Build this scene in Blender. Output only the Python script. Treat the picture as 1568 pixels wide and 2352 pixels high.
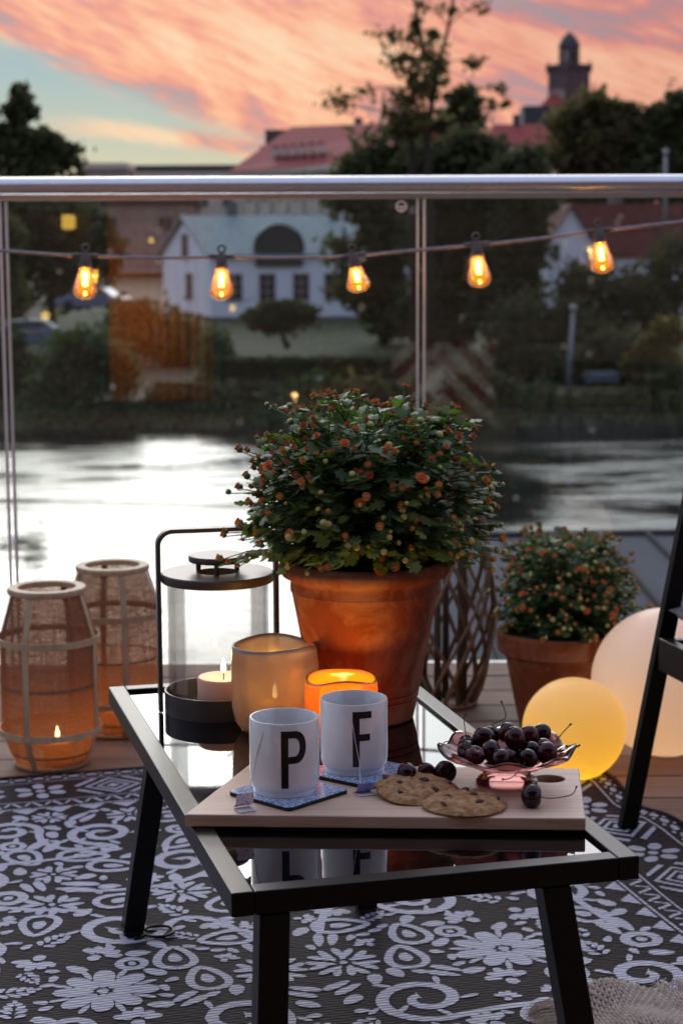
import bpy, bmesh, math, random
import numpy as np
from mathutils import Vector, Matrix, noise as mnoise

for o in list(bpy.data.objects):
    bpy.data.objects.remove(o)
scn = bpy.context.scene
COL = scn.collection
rad = math.radians

# ------------------------------------------------------------------ camera
CAM_H = 1.07
FPX, PITCH, ROLL = 4400.0, rad(8.35), rad(0.3)      # lens in pixels of a 1568x2352 view
cam = bpy.data.cameras.new('camera')
camo = bpy.data.objects.new('camera', cam)
COL.objects.link(camo)
cam.sensor_width = 36.0
cam.lens = FPX / 2352 * 36
cam.clip_start, cam.clip_end = 0.05, 6000
camo.matrix_world = (Matrix.Translation((0, 0, CAM_H)) @ Matrix.Rotation(rad(90) - PITCH, 4, 'X')
                     @ Matrix.Rotation(-ROLL, 4, 'Z'))
cam.dof.use_dof = True
cam.dof.focus_distance = 2.28
cam.dof.aperture_fstop = 8.5
scn.camera = camo


def at(px, py, D=None, z=None):
    """measurement in the photo (1568 px wide view) -> point at distance D or height z, in metres"""
    dx, dy = px - 784, py - 1176
    a, b = dx - ROLL * dy, dy + ROLL * dx
    c, s = math.cos(PITCH), math.sin(PITCH)
    ray = Vector((a / FPX, c - s * b / FPX, -s - c * b / FPX))
    t = D / ray.y if D is not None else (z - CAM_H) / ray.z
    return Vector((0, 0, CAM_H)) + ray * t


# ------------------------------------------------------------------ sky
W = bpy.data.worlds.new('World')
scn.world = W
W.use_nodes = True
SUN_EL, SUN_AZ = rad(19), rad(-10)                  # soft light from ahead, a little left


def build_world():
    nt = W.node_tree
    N, L = nt.nodes, nt.links
    N.clear()

    def new(t, **kw):
        n = N.new(t)
        for k, v in kw.items():
            setattr(n, k, v)
        return n

    def mth(op, a, b=None, c=None, clamp=False):
        n = new('ShaderNodeMath', operation=op, use_clamp=clamp)
        for i, v in enumerate((a, b, c)):
            if v is None:
                continue
            if isinstance(v, (int, float)):
                n.inputs[i].default_value = v
            else:
                L.new(v, n.inputs[i])
        return n.outputs[0]

    def sstep(x, lo, hi):
        n = new('ShaderNodeMapRange', interpolation_type='SMOOTHSTEP')
        L.new(x, n.inputs[0])
        n.inputs[1].default_value, n.inputs[2].default_value = lo, hi
        return n.outputs[0]

    def mix(f, a, b):
        n = new('ShaderNodeMix', data_type='RGBA')
        if isinstance(f, (int, float)):
            n.inputs[0].default_value = f
        else:
            L.new(f, n.inputs[0])
        for i, v in ((6, a), (7, b)):
            if isinstance(v, tuple):
                n.inputs[i].default_value = (*v, 1)
            else:
                L.new(v, n.inputs[i])
        return n.outputs[2]

    def ramp(x, stops):
        n = new('ShaderNodeValToRGB')
        e = n.color_ramp.elements
        while len(e) < len(stops):
            e.new(0.5)
        for el, (p, c) in zip(e, stops):
            el.position = p
            el.color = (*c, 1)
        L.new(x, n.inputs[0])
        return n.outputs[0]

    tc = new('ShaderNodeTexCoord')
    sp = new('ShaderNodeSeparateXYZ')
    L.new(tc.outputs['Generated'], sp.inputs[0])
    x, y, z = sp.outputs
    el = mth('MULTIPLY', mth('ARCSINE', z), 57.2958)
    az = mth('MULTIPLY', mth('ARCTAN2', x, y), 57.2958)
    # across the cloud streaks (t) and along them (s)
    t = mth('SUBTRACT', mth('ADD', el, mth('MULTIPLY', az, 0.40)), 1.25)
    s = mth('SUBTRACT', az, mth('MULTIPLY', el, 0.40))

    def noise(u, v, su, sv, detail=6, rough=0.6, off=0.0, dist=0.0):
        cb = new('ShaderNodeCombineXYZ')
        L.new(mth('MULTIPLY', u, su), cb.inputs[0])
        L.new(mth('MULTIPLY', v, sv), cb.inputs[1])
        cb.inputs[2].default_value = off
        n = new('ShaderNodeTexNoise')
        L.new(cb.outputs[0], n.inputs['Vector'])
        n.inputs['Scale'].default_value = 1
        n.inputs['Detail'].default_value = detail
        n.inputs['Roughness'].default_value = rough
        n.inputs['Distortion'].default_value = dist
        return n.outputs[0]

    n_big = noise(s, t, 0.11, 0.36, 5, 0.60, 3.1, 0.8)
    n_mid = noise(s, t, 0.34, 1.25, 7, 0.66, 7.7, 0.9)
    n_fine = noise(s, t, 0.55, 6.0, 6, 0.62, 1.3, 0.8)
    warp = mth('MULTIPLY', mth('SUBTRACT', n_mid, 0.5), 1.5)
    tw = mth('ADD', t, warp)
    # big cloud sheet above the clear wedge
    cover = sstep(tw, -0.15, 0.75)
    # thin second streak low in the clear wedge
    t2 = mth('ADD', mth('SUBTRACT', mth('ADD', el, mth('MULTIPLY', az, 0.125)), 2.10), mth('MULTIPLY', warp, 0.45))
    band = mth('MULTIPLY', sstep(t2, -0.40, 0.0), mth('SUBTRACT', 1.0, sstep(t2, 0.0, 0.45)))
    band = mth('MULTIPLY', band, sstep(az, -9.5, -6.0))
    cover = mth('MAXIMUM', cover, mth('MULTIPLY', band, 0.9))
    clear = ramp(mth('DIVIDE', el, 8.0, clamp=True), [
        (0.0, (0.66, 0.60, 0.42)), (0.2, (0.62, 0.62, 0.45)), (0.36, (0.45, 0.56, 0.50)),
        (0.6, (0.30, 0.48, 0.55)), (1.0, (0.34, 0.46, 0.56))])
    shade = mth('ADD', mth('MULTIPLY', n_big, 1.35), mth('ADD', mth('MULTIPLY', n_mid, 0.42), mth('MULTIPLY', n_fine, 0.36)))
    shade = mth('SUBTRACT', mth('MULTIPLY', shade, 1.16), 0.70)
    edge = mth('MULTIPLY', mth('SUBTRACT', 1.0, sstep(tw, 0.2, 1.6)), 0.10)
    shade = mth('ADD', shade, edge)
    cloud = ramp(shade, [
        (0.30, (0.33, 0.34, 0.40)), (0.41, (0.50, 0.28, 0.32)), (0.49, (0.82, 0.29, 0.25)),
        (0.57, (0.98, 0.42, 0.27)), (0.66, (1.0, 0.54, 0.34)), (0.80, (1.0, 0.70, 0.46))])
    red = mth('MULTIPLY', sstep(mth('ADD', az, mth('MULTIPLY', el, 0.7)), 4.0, 13.0), 0.55)
    cloud = mix(red, cloud, ramp(shade, [(0.3, (0.36, 0.20, 0.24)), (0.5, (0.62, 0.20, 0.20)), (0.7, (0.86, 0.36, 0.27))]))
    low0 = mix(cover, clear, cloud)
    lo_s = new('ShaderNodeVectorMath', operation='SCALE')
    L.new(low0, lo_s.inputs[0])
    lo_s.inputs['Scale'].default_value = 0.93
    low = lo_s.outputs[0]
    # wide glow added above the view to whiten reflections, dimmer and bluer away
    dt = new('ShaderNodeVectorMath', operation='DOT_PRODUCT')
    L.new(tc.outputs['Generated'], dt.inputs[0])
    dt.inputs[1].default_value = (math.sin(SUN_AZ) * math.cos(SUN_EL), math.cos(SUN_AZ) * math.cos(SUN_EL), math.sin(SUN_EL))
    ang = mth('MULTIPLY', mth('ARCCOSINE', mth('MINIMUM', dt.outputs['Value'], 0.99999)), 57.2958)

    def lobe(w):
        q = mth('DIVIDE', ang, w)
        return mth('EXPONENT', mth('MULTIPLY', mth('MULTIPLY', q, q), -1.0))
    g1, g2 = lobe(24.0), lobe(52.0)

    def scaled(c, f):
        n = new('ShaderNodeVectorMath', operation='SCALE')
        n.inputs[0].default_value = c
        if isinstance(f, (int, float)):
            n.inputs['Scale'].default_value = f
        else:
            L.new(f, n.inputs['Scale'])
        return n.outputs[0]

    def vadd(a_, b_):
        n = new('ShaderNodeVectorMath', operation='ADD')
        L.new(a_, n.inputs[0])
        L.new(b_, n.inputs[1])
        return n.outputs[0]
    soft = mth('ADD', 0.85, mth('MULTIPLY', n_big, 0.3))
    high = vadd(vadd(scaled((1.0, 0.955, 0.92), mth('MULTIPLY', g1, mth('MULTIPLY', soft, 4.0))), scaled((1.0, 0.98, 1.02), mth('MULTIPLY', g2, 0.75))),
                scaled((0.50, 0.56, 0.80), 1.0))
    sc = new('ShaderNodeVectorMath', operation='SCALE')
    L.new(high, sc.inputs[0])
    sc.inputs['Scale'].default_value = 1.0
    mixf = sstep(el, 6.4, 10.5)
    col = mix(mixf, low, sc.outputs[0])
    sky = new('ShaderNodeTexSky', sky_type='NISHITA')
    sky.sun_disc = False
    sky.sun_elevation = SUN_EL
    sky.sun_rotation = SUN_AZ
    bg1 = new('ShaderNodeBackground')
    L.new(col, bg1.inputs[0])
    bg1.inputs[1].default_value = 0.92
    bg2 = new('ShaderNodeBackground')
    L.new(sky.outputs[0], bg2.inputs[0])
    bg2.inputs[1].default_value = 0.004
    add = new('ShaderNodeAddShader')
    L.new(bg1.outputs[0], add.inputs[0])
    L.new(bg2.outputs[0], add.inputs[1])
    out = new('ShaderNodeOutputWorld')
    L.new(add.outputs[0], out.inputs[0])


build_world()
sl = bpy.data.lights.new('sun', 'SUN')
sl.energy = 0.45
sl.angle = rad(20)
sl.color = (1.0, 0.93, 0.86)
sun = bpy.data.objects.new('sun', sl)
COL.objects.link(sun)
sd = Vector((math.sin(SUN_AZ) * math.cos(SUN_EL), math.cos(SUN_AZ) * math.cos(SUN_EL), math.sin(SUN_EL)))
sun.rotation_euler = sd.to_track_quat('Z', 'Y').to_euler()

vs = scn.view_settings
vs.view_transform = 'Standard'
vs.look = 'None'
vs.exposure = 0.0
vs.gamma = 1.0
vs.use_curve_mapping = False
scn.render.engine = 'CYCLES'
scn.cycles.use_denoising = True
scn.cycles.max_bounces = 10
scn.cycles.transparent_max_bounces = 24
scn.cycles.diffuse_bounces = 3
scn.cycles.glossy_bounces = 4
scn.cycles.caustics_reflective = False
scn.cycles.caustics_refractive = False
scn.cycles.sample_clamp_indirect = 4.0

# ------------------------------------------------------------------ helpers
rng = random.Random(11)
nrng = np.random.default_rng(5)


class MB:
    """collects shapes into one mesh"""

    def __init__(self):
        self.v, self.f, self.m = [], [], []

    def add(self, vs_, fs_, mi=0):
        b = len(self.v)
        self.v += [tuple(p) for p in vs_]
        for q in fs_:
            self.f.append(tuple(i + b for i in q))
            self.m.append(mi)
        return self

    def box(self, c, s, rot=None, mi=0):
        x, y, z = s[0] / 2, s[1] / 2, s[2] / 2
        p = [Vector(q) for q in ((-x, -y, -z), (x, -y, -z), (x, y, -z), (-x, y, -z), (-x, -y, z), (x, -y, z), (x, y, z), (-x, y, z))]
        if rot is not None:
            p = [rot @ q for q in p]
        p = [q + Vector(c) for q in p]
        return self.add(p, [(0, 3, 2, 1), (4, 5, 6, 7), (0, 1, 5, 4), (1, 2, 6, 5), (2, 3, 7, 6), (3, 0, 4, 7)], mi)

    def bar(self, a, b, w, d, up=(0, 0, 1), mi=0):
        a, b = Vector(a), Vector(b)
        ax = (b - a).normalized()
        side = ax.cross(Vector(up))
        if side.length < 1e-4:
            side = ax.cross(Vector((0, 1, 0)))
        side.normalize()
        u = side.cross(ax).normalized()
        pts = []
        for e in (a, b):
            for i, j in ((-1, -1), (1, -1), (1, 1), (-1, 1)):
                pts.append(e + side * (w / 2 * i) + u * (d / 2 * j))
        return self.add(pts, [(3, 2, 1, 0), (4, 5, 6, 7), (0, 1, 5, 4), (1, 2, 6, 5), (2, 3, 7, 6), (3, 0, 4, 7)], mi)

    def tube(self, path, r, n=8, closed=False, cap=True, mi=0, flat=1.0, up=None):
        path = [Vector(p) for p in path]
        k = len(path)
        rr = r if isinstance(r, (list, tuple)) else [r] * k
        vs_, fs_ = [], []
        ref = None
        for i, p in enumerate(path):
            if closed:
                d = path[(i + 1) % k] - path[i - 1]
            else:
                d = path[min(i + 1, k - 1)] - path[max(i - 1, 0)]
            d.normalize()
            if up is not None:
                ref = Vector(up)
            if ref is None:
                ref = Vector((0, 0, 1)) if abs(d.z) < 0.9 else Vector((1, 0, 0))
            s = d.cross(ref)
            if s.length < 1e-5:
                s = d.cross(Vector((0.3, 1, 0.2)))
            s.normalize()
            u = s.cross(d).normalized()
            ref = u
            for j in range(n):
                a = 2 * math.pi * j / n
                vs_.append(p + (s * math.cos(a) + u * (math.sin(a) * flat)) * rr[i])
        m = k if closed else k - 1
        for i in range(m):
            for j in range(n):
                a, b = i * n + j, i * n + (j + 1) % n
                c, d = ((i + 1) % k) * n + (j + 1) % n, ((i + 1) % k) * n + j
                fs_.append((a, b, c, d))
        if cap and not closed:
            fs_.append(tuple(range(n - 1, -1, -1)))
            fs_.append(tuple((k - 1) * n + j for j in range(n)))
        return self.add(vs_, fs_, mi)

    def lathe(self, prof, n=48, c=(0, 0, 0), closed=False, mi=0, fn=None):
        vs_, fs_ = [], []
        k = len(prof)
        for i, (r, z) in enumerate(prof):
            for j in range(n):
                a = 2 * math.pi * j / n
                q = Vector((r * math.cos(a), r * math.sin(a), z))
                if fn:
                    q = fn(q, a, i)
                vs_.append(q + Vector(c))
        for i in range(k if closed else k - 1):
            for j in range(n):
                i2 = (i + 1) % k
                fs_.append((i * n + j, i * n + (j + 1) % n, i2 * n + (j + 1) % n, i2 * n + j))
        if not closed:
            if prof[0][0] > 1e-6:
                fs_.append(tuple(range(n - 1, -1, -1)))
            if prof[-1][0] > 1e-6:
                fs_.append(tuple((k - 1) * n + j for j in range(n)))
        return self.add(vs_, fs_, mi)

    def prism(self, poly, z0, z1, mi=0):
        n = len(poly)
        vs_ = [(p[0], p[1], z0) for p in poly] + [(p[0], p[1], z1) for p in poly]
        fs_ = [tuple(range(n - 1, -1, -1)), tuple(range(n, 2 * n))]
        fs_ += [(i, (i + 1) % n, n + (i + 1) % n, n + i) for i in range(n)]
        return self.add(vs_, fs_, mi)

    def mesh(self, name, mats=None, smooth=None):
        me = bpy.data.meshes.new(name)
        me.from_pydata(self.v, [], self.f)
        if mats is not None:
            for m in (mats if isinstance(mats, (list, tuple)) else [mats]):
                me.materials.append(m)
            me.polygons.foreach_set('material_index', self.m)
        if smooth is not None:
            me.polygons.foreach_set('use_smooth', [True] * len(self.f))
            if smooth < 180:
                me.set_sharp_from_angle(angle=rad(smooth))
        me.update()
        return me

    def build(self, name, mats, parent=None, smooth=None, bevel=0, bseg=2):
        o = bpy.data.objects.new(name, self.mesh(name, mats, smooth))
        COL.objects.link(o)
        if parent is not None:
            o.parent = parent
        if bevel:
            md = o.modifiers.new('bevel', 'BEVEL')
            md.width, md.segments, md.limit_method = bevel, bseg, 'ANGLE'
            md.harden_normals = False
            if smooth is None:
                o.data.polygons.foreach_set('use_smooth', [False] * len(self.f))
        return o


def tag(o, label, cat=None, group=None, kind=None):
    if label:
        o['label'] = label
    if cat:
        o['category'] = cat
    if group:
        o['group'] = group
    if kind:
        o['kind'] = kind
    return o


def thing(name, label, cat, loc=(0, 0, 0), rotz=0.0, group=None):
    o = bpy.data.objects.new(name, None)
    o.empty_display_size = 0.05
    COL.objects.link(o)
    o.location = loc
    o.rotation_euler = (0, 0, rotz)
    return tag(o, label, cat, group)


def structure(o):
    o['kind'] = 'structure'
    return o


def inst(name, me, parent, mw=None):
    o = bpy.data.objects.new(name, me)
    COL.objects.link(o)
    o.parent = parent
    if mw is not None:
        o.matrix_local = mw
    return o


def copy_tree(o, parent=None):
    c = o.copy()
    COL.objects.link(c)
    c.parent = parent
    for ch in list(o.children):
        copy_tree(ch, c)
    return c


def glow(name, loc, w, col, parent, size=0.006):
    l = bpy.data.lights.new(name, 'POINT')
    l.energy, l.color, l.shadow_soft_size = w, col, size
    o = bpy.data.objects.new(name, l)
    COL.objects.link(o)
    o.parent = parent
    o.location = loc
    return o


# ------------------------------------------------------------------ materials
def nodes(name):
    m = bpy.data.materials.new(name)
    m.use_nodes = True
    nt = m.node_tree
    nt.nodes.clear()
    out = nt.nodes.new('ShaderNodeOutputMaterial')
    return m, nt, nt.nodes, nt.links, out


def noise_node(nt, scale=5, detail=5, rough=0.6, coord='Object', stretch=(1, 1, 1), dist=0.0):
    tc = nt.nodes.new('ShaderNodeTexCoord')
    mp = nt.nodes.new('ShaderNodeMapping')
    mp.inputs['Scale'].default_value = stretch
    nt.links.new(tc.outputs[coord], mp.inputs[0])
    n = nt.nodes.new('ShaderNodeTexNoise')
    n.inputs['Scale'].default_value = scale
    n.inputs['Detail'].default_value = detail
    n.inputs['Roughness'].default_value = rough
    n.inputs['Distortion'].default_value = dist
    nt.links.new(mp.outputs[0], n.inputs['Vector'])
    return n


def ramp_node(nt, fac, stops):
    r = nt.nodes.new('ShaderNodeValToRGB')
    e = r.color_ramp.elements
    while len(e) < len(stops):
        e.new(0.5)
    for el, (p, c) in zip(e, stops):
        el.position = p
        el.color = (*c, 1) if len(c) == 3 else c
    nt.links.new(fac, r.inputs[0])
    return r.outputs[0]


def mul(c, k):
    return tuple(min(1.0, v * k) for v in c)


def pm(name, col, rough=0.6, var=0.25, scale=6, metal=0.0, bump=0.0, bscale=None, spec=0.5, ior=1.45, coord='Object',
       stretch=(1, 1, 1), coat=0.0, sss=0.0, col2=None, transl=0.0, tcol=None, rvar=0.0, detail=5, dist=0.0):
    m, nt, N, L, out = nodes(name)
    p = N.new('ShaderNodeBsdfPrincipled')
    n = noise_node(nt, scale, detail, 0.6, coord, stretch, dist)
    a, b = (mul(col, 1 - var), mul(col, 1 + var)) if col2 is None else (col, col2)
    c = ramp_node(nt, n.outputs[0], [(0.32, a), (0.68, b)])
    L.new(c, p.inputs['Base Color'])
    p.inputs['Roughness'].default_value = rough
    if rvar:
        mr = N.new('ShaderNodeMapRange')
        L.new(n.outputs[0], mr.inputs[0])
        mr.inputs[1].default_value, mr.inputs[2].default_value = 0.3, 0.7
        mr.inputs[3].default_value, mr.inputs[4].default_value = max(0.02, rough - rvar), rough + rvar
        L.new(mr.outputs[0], p.inputs['Roughness'])
    p.inputs['Metallic'].default_value = metal
    p.inputs['IOR'].default_value = ior
    p.inputs['Specular IOR Level'].default_value = spec
    p.inputs['Coat Weight'].default_value = coat
    p.inputs['Coat Roughness'].default_value = 0.06
    if sss:
        p.inputs['Subsurface Weight'].default_value = sss
        p.inputs['Subsurface Radius'].default_value = (0.01, 0.006, 0.003)
        p.inputs['Subsurface Scale'].default_value = 1.0
    if bump:
        bn = noise_node(nt, bscale or scale * 4, 6, 0.65, coord, stretch)
        bp = N.new('ShaderNodeBump')
        bp.inputs['Strength'].default_value = bump
        bp.inputs['Distance'].default_value = 0.004
        L.new(bn.outputs[0], bp.inputs['Height'])
        L.new(bp.outputs[0], p.inputs['Normal'])
    if transl:
        t = N.new('ShaderNodeBsdfTranslucent')
        t.inputs[0].default_value = (*(tcol or col), 1)
        mx = N.new('ShaderNodeMixShader')
        mx.inputs[0].default_value = transl
        L.new(p.outputs[0], mx.inputs[1])
        L.new(t.outputs[0], mx.inputs[2])
        L.new(mx.outputs[0], out.inputs[0])
    else:
        L.new(p.outputs[0], out.inputs[0])
    return m


def wood(name, dark, light, axis='X', scale=1.0, rough=0.6, bump=0.15, grain=30):
    m, nt, N, L, out = nodes(name)
    p = N.new('ShaderNodeBsdfPrincipled')
    st = {'X': (0.6, grain, grain), 'Y': (grain, 0.6, grain), 'Z': (grain, grain, 0.6)}[axis]
    n = noise_node(nt, 1.6 * scale, 7, 0.6, 'Object', st, 0.6)
    oi = N.new('ShaderNodeObjectInfo')
    c = ramp_node(nt, n.outputs[0], [(0.28, dark), (0.5, mul(light, 0.85)), (0.72, light)])
    hv = N.new('ShaderNodeHueSaturation')
    L.new(c, hv.inputs['Color'])
    mr = N.new('ShaderNodeMapRange')
    L.new(oi.outputs['Random'], mr.inputs[0])
    mr.inputs[3].default_value, mr.inputs[4].default_value = 0.78, 1.18
    L.new(mr.outputs[0], hv.inputs['Value'])
    blot = noise_node(nt, 3.5 * scale, 4, 0.55)
    mxc = N.new('ShaderNodeMix')
    mxc.data_type = 'RGBA'
    mxc.blend_type = 'MULTIPLY'
    mxc.inputs[0].default_value = 0.6
    L.new(hv.outputs[0], mxc.inputs[6])
    L.new(ramp_node(nt, blot.outputs[0], [(0.3, (0.62, 0.58, 0.55)), (0.65, (1, 1, 1))]), mxc.inputs[7])
    L.new(mxc.outputs[2], p.inputs['Base Color'])
    p.inputs['Roughness'].default_value = rough
    bp = N.new('ShaderNodeBump')
    bp.inputs['Strength'].default_value = bump
    bp.inputs['Distance'].default_value = 0.002
    L.new(n.outputs[0], bp.inputs['Height'])
    L.new(bp.outputs[0], p.inputs['Normal'])
    L.new(p.outputs[0], out.inputs[0])
    return m


def emis(name, col, strength):
    m, nt, N, L, out = nodes(name)
    e = N.new('ShaderNodeEmission')
    e.inputs[0].default_value = (*col, 1)
    e.inputs[1].default_value = strength
    L.new(e.outputs[0], out.inputs[0])
    return m


def clear_glass(name, tint=(1, 1, 1), ior=1.5, rough=0.0, dirt=0.0, dscale=300, transl=0.0, tcol=(1, 1, 1), gain=1.0, haze=0.0):
    """thin clear glass: light goes straight through, reflection by Fresnel, a little dirt on the surface"""
    m, nt, N, L, out = nodes(name)
    tr = N.new('ShaderNodeBsdfTransparent')
    tr.inputs[0].default_value = (*tint, 1)
    gl = N.new('ShaderNodeBsdfGlossy')
    gl.inputs['Roughness'].default_value = rough
    fr = N.new('ShaderNodeFresnel')
    fr.inputs[0].default_value = ior
    f = fr.outputs[0]
    if gain != 1.0:
        mm = N.new('ShaderNodeMath')
        mm.operation = 'MULTIPLY'
        mm.use_clamp = True
        mm.inputs[1].default_value = gain
        L.new(f, mm.inputs[0])
        f = mm.outputs[0]
    mx = N.new('ShaderNodeMixShader')
    L.new(f, mx.inputs[0])
    body = tr.outputs[0]
    if transl:
        tl = N.new('ShaderNodeBsdfTranslucent')
        tl.inputs[0].default_value = (*tcol, 1)
        df = N.new('ShaderNodeBsdfDiffuse')
        df.inputs[0].default_value = (*tcol, 1)
        m0 = N.new('ShaderNodeMixShader')
        m0.inputs[0].default_value = 0.35
        L.new(tl.outputs[0], m0.inputs[1])
        L.new(df.outputs[0], m0.inputs[2])
        m1 = N.new('ShaderNodeMixShader')
        nz = noise_node(nt, 22, 4, 0.6)
        mr = N.new('ShaderNodeMapRange')
        L.new(nz.outputs[0], mr.inputs[0])
        mr.inputs[1].default_value, mr.inputs[2].default_value = 0.3, 0.7
        mr.inputs[3].default_value, mr.inputs[4].default_value = transl * 0.85, min(1, transl * 1.12)
        L.new(mr.outputs[0], m1.inputs[0])
        L.new(body, m1.inputs[1])
        L.new(m0.outputs[0], m1.inputs[2])
        body = m1.outputs[0]
    if dirt or haze:
        df = N.new('ShaderNodeBsdfDiffuse')
        df.inputs[0].default_value = (0.75, 0.72, 0.68, 1)
        dt = N.new('ShaderNodeBsdfTranslucent')
        dt.inputs[0].default_value = (0.75, 0.72, 0.68, 1)
        dm = N.new('ShaderNodeMixShader')
        dm.inputs[0].default_value = 0.5
        L.new(df.outputs[0], dm.inputs[1])
        L.new(dt.outputs[0], dm.inputs[2])
        v = N.new('ShaderNodeTexVoronoi')
        v.inputs['Scale'].default_value = dscale
        tc = N.new('ShaderNodeTexCoord')
        L.new(tc.outputs['Object'], v.inputs['Vector'])
        sp = ramp_node(nt, v.outputs['Distance'], [(0.0, (1, 1, 1)), (0.13, (1, 1, 1)), (0.2, (0, 0, 0))])
        sel = N.new('ShaderNodeSeparateColor')
        L.new(v.outputs['Color'], sel.inputs[0])
        gt = N.new('ShaderNodeMath')
        gt.operation = 'GREATER_THAN'
        gt.inputs[1].default_value = 0.80
        L.new(sel.outputs[0], gt.inputs[0])
        ml = N.new('ShaderNodeMath')
        ml.operation = 'MULTIPLY'
        L.new(sp, ml.inputs[0])
        L.new(gt.outputs[0], ml.inputs[1])
        ml2 = N.new('ShaderNodeMath')
        ml2.operation = 'MULTIPLY_ADD'
        ml2.inputs[1].default_value = dirt
        L.new(ml.outputs[0], ml2.inputs[0])
        nz2 = noise_node(nt, 5, 6, 0.6)
        hz = N.new('ShaderNodeMath')
        hz.operation = 'MULTIPLY'
        hz.inputs[1].default_value = haze
        L.new(nz2.outputs[0], hz.inputs[0])
        L.new(hz.outputs[0], ml2.inputs[2])
        m2 = N.new('ShaderNodeMixShader')
        L.new(ml2.outputs[0], m2.inputs[0])
        L.new(body, m2.inputs[1])
        L.new(dm.outputs[0], m2.inputs[2])
        body = m2.outputs[0]
    L.new(body, mx.inputs[1])
    L.new(gl.outputs[0], mx.inputs[2])
    L.new(mx.outputs[0], out.inputs[0])
    return m


M = {}
M['black_metal'] = pm('black_metal', (0.0035, 0.003, 0.003), 0.34, 0.2, 40, spec=0.22)
M['lantern_metal'] = pm('lantern_metal', (0.075, 0.064, 0.057), 0.42, 0.12, 30, spec=0.5)
M['black_glass'] = pm('black_glass', (0.003, 0.003, 0.004), 0.015, 0.3, 6, ior=1.62)
M['rubber'] = pm('rubber', (0.012, 0.012, 0.012), 0.8, 0.2, 20)
M['steel'] = pm('steel', (0.72, 0.74, 0.78), 0.27, 0.03, 30, metal=1.0)
M['alu'] = pm('alu', (0.66, 0.64, 0.61), 0.45, 0.05, 30, metal=0.2)
M['pane'] = clear_glass('pane', (0.93, 0.96, 0.94), 1.52, 0.0, 0.10, 16, haze=0.010)
M['clear'] = clear_glass('clear', (0.98, 0.98, 0.98), 1.45, 0.0, 0.16, 320, haze=0.03, gain=0.5)
M['frosted'] = clear_glass('frosted', (0.80, 0.72, 0.62), 1.42, 0.22, 0, transl=0.76, tcol=(0.60, 0.51, 0.44))
M['amber'] = clear_glass('amber', (1.0, 0.62, 0.14), 1.45, 0.12, 0, transl=0.72, tcol=(0.95, 0.46, 0.05))
M['porcelain'] = pm('porcelain', (0.78, 0.78, 0.79), 0.12, 0.02, 8, coat=0.6, spec=0.5)
M['black_print'] = pm('black_print', (0.012, 0.010, 0.010), 0.25, 0.1, 20)
M['tea'] = pm('tea', (0.035, 0.010, 0.004), 0.03, 0.2, 10)
M['paper'] = pm('paper', (0.80, 0.78, 0.84), 0.7, 0.08, 30, transl=0.25)
M['thread'] = pm('thread', (0.80, 0.78, 0.74), 0.8, 0.1, 200)
M['cork'] = pm('cork', (0.010, 0.008, 0.008), 0.7, 0.3, 90)
M['wax'] = pm('wax', (0.86, 0.74, 0.66), 0.45, 0.03, 20, sss=0.5, transl=0.18, tcol=(1.0, 0.62, 0.36))
M['amber_wax'] = pm('amber_wax', (0.88, 0.62, 0.26), 0.5, 0.05, 20, sss=0.4, transl=0.3, tcol=(1.0, 0.55, 0.12))
M['wick'] = pm('wick', (0.02, 0.015, 0.01), 0.9, 0.2, 50)
M['flame'] = emis('flame', (1.0, 0.62, 0.22), 14.0)
M['flame_core'] = emis('flame_core', (1.0, 0.76, 0.36), 16.0)
M['filament'] = emis('filament', (1.0, 0.62, 0.14), 18.0)
M['bulb_glass'] = clear_glass('bulb_glass', (1.0, 0.88, 0.66), 1.5, 0.02, 0, transl=0.22, tcol=(1.0, 0.50, 0.05), gain=0.6)
M['bulb_socket'] = pm('bulb_socket', (0.10, 0.085, 0.08), 0.55, 0.2, 60)
M['cable'] = pm('cable', (0.30, 0.24, 0.25), 0.6, 0.2, 60)
M['soil'] = pm('soil', (0.018, 0.012, 0.008), 0.95, 0.5, 60, bump=0.8, bscale=140)
M['bamboo'] = wood('bamboo', (0.40, 0.25, 0.14), (0.62, 0.43, 0.26), 'Z', 3, 0.55, 0.1, 14)
M['willow'] = wood('willow', (0.10, 0.052, 0.026), (0.30, 0.17, 0.09), 'Z', 4, 0.7, 0.2, 10)
M['stake'] = wood('stake', (0.05, 0.028, 0.018), (0.12, 0.07, 0.045), 'Z', 4, 0.8, 0.2, 10)
M['deck'] = wood('deck', (0.11, 0.056, 0.038), (0.32, 0.185, 0.130), 'X', 1.4, 0.75, 0.3, 55)
M['board'] = wood('board', (0.44, 0.28, 0.19), (0.62, 0.44, 0.33), 'X', 1.3, 0.5, 0.05, 95)
M['cladding'] = wood('cladding', (0.08, 0.05, 0.035), (0.17, 0.11, 0.075), 'X', 1.0, 0.7, 0.2, 16)
M['rope'] = pm('rope', (0.55, 0.45, 0.38), 0.95, 0.25, 60, bump=0.5, bscale=260)


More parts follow.
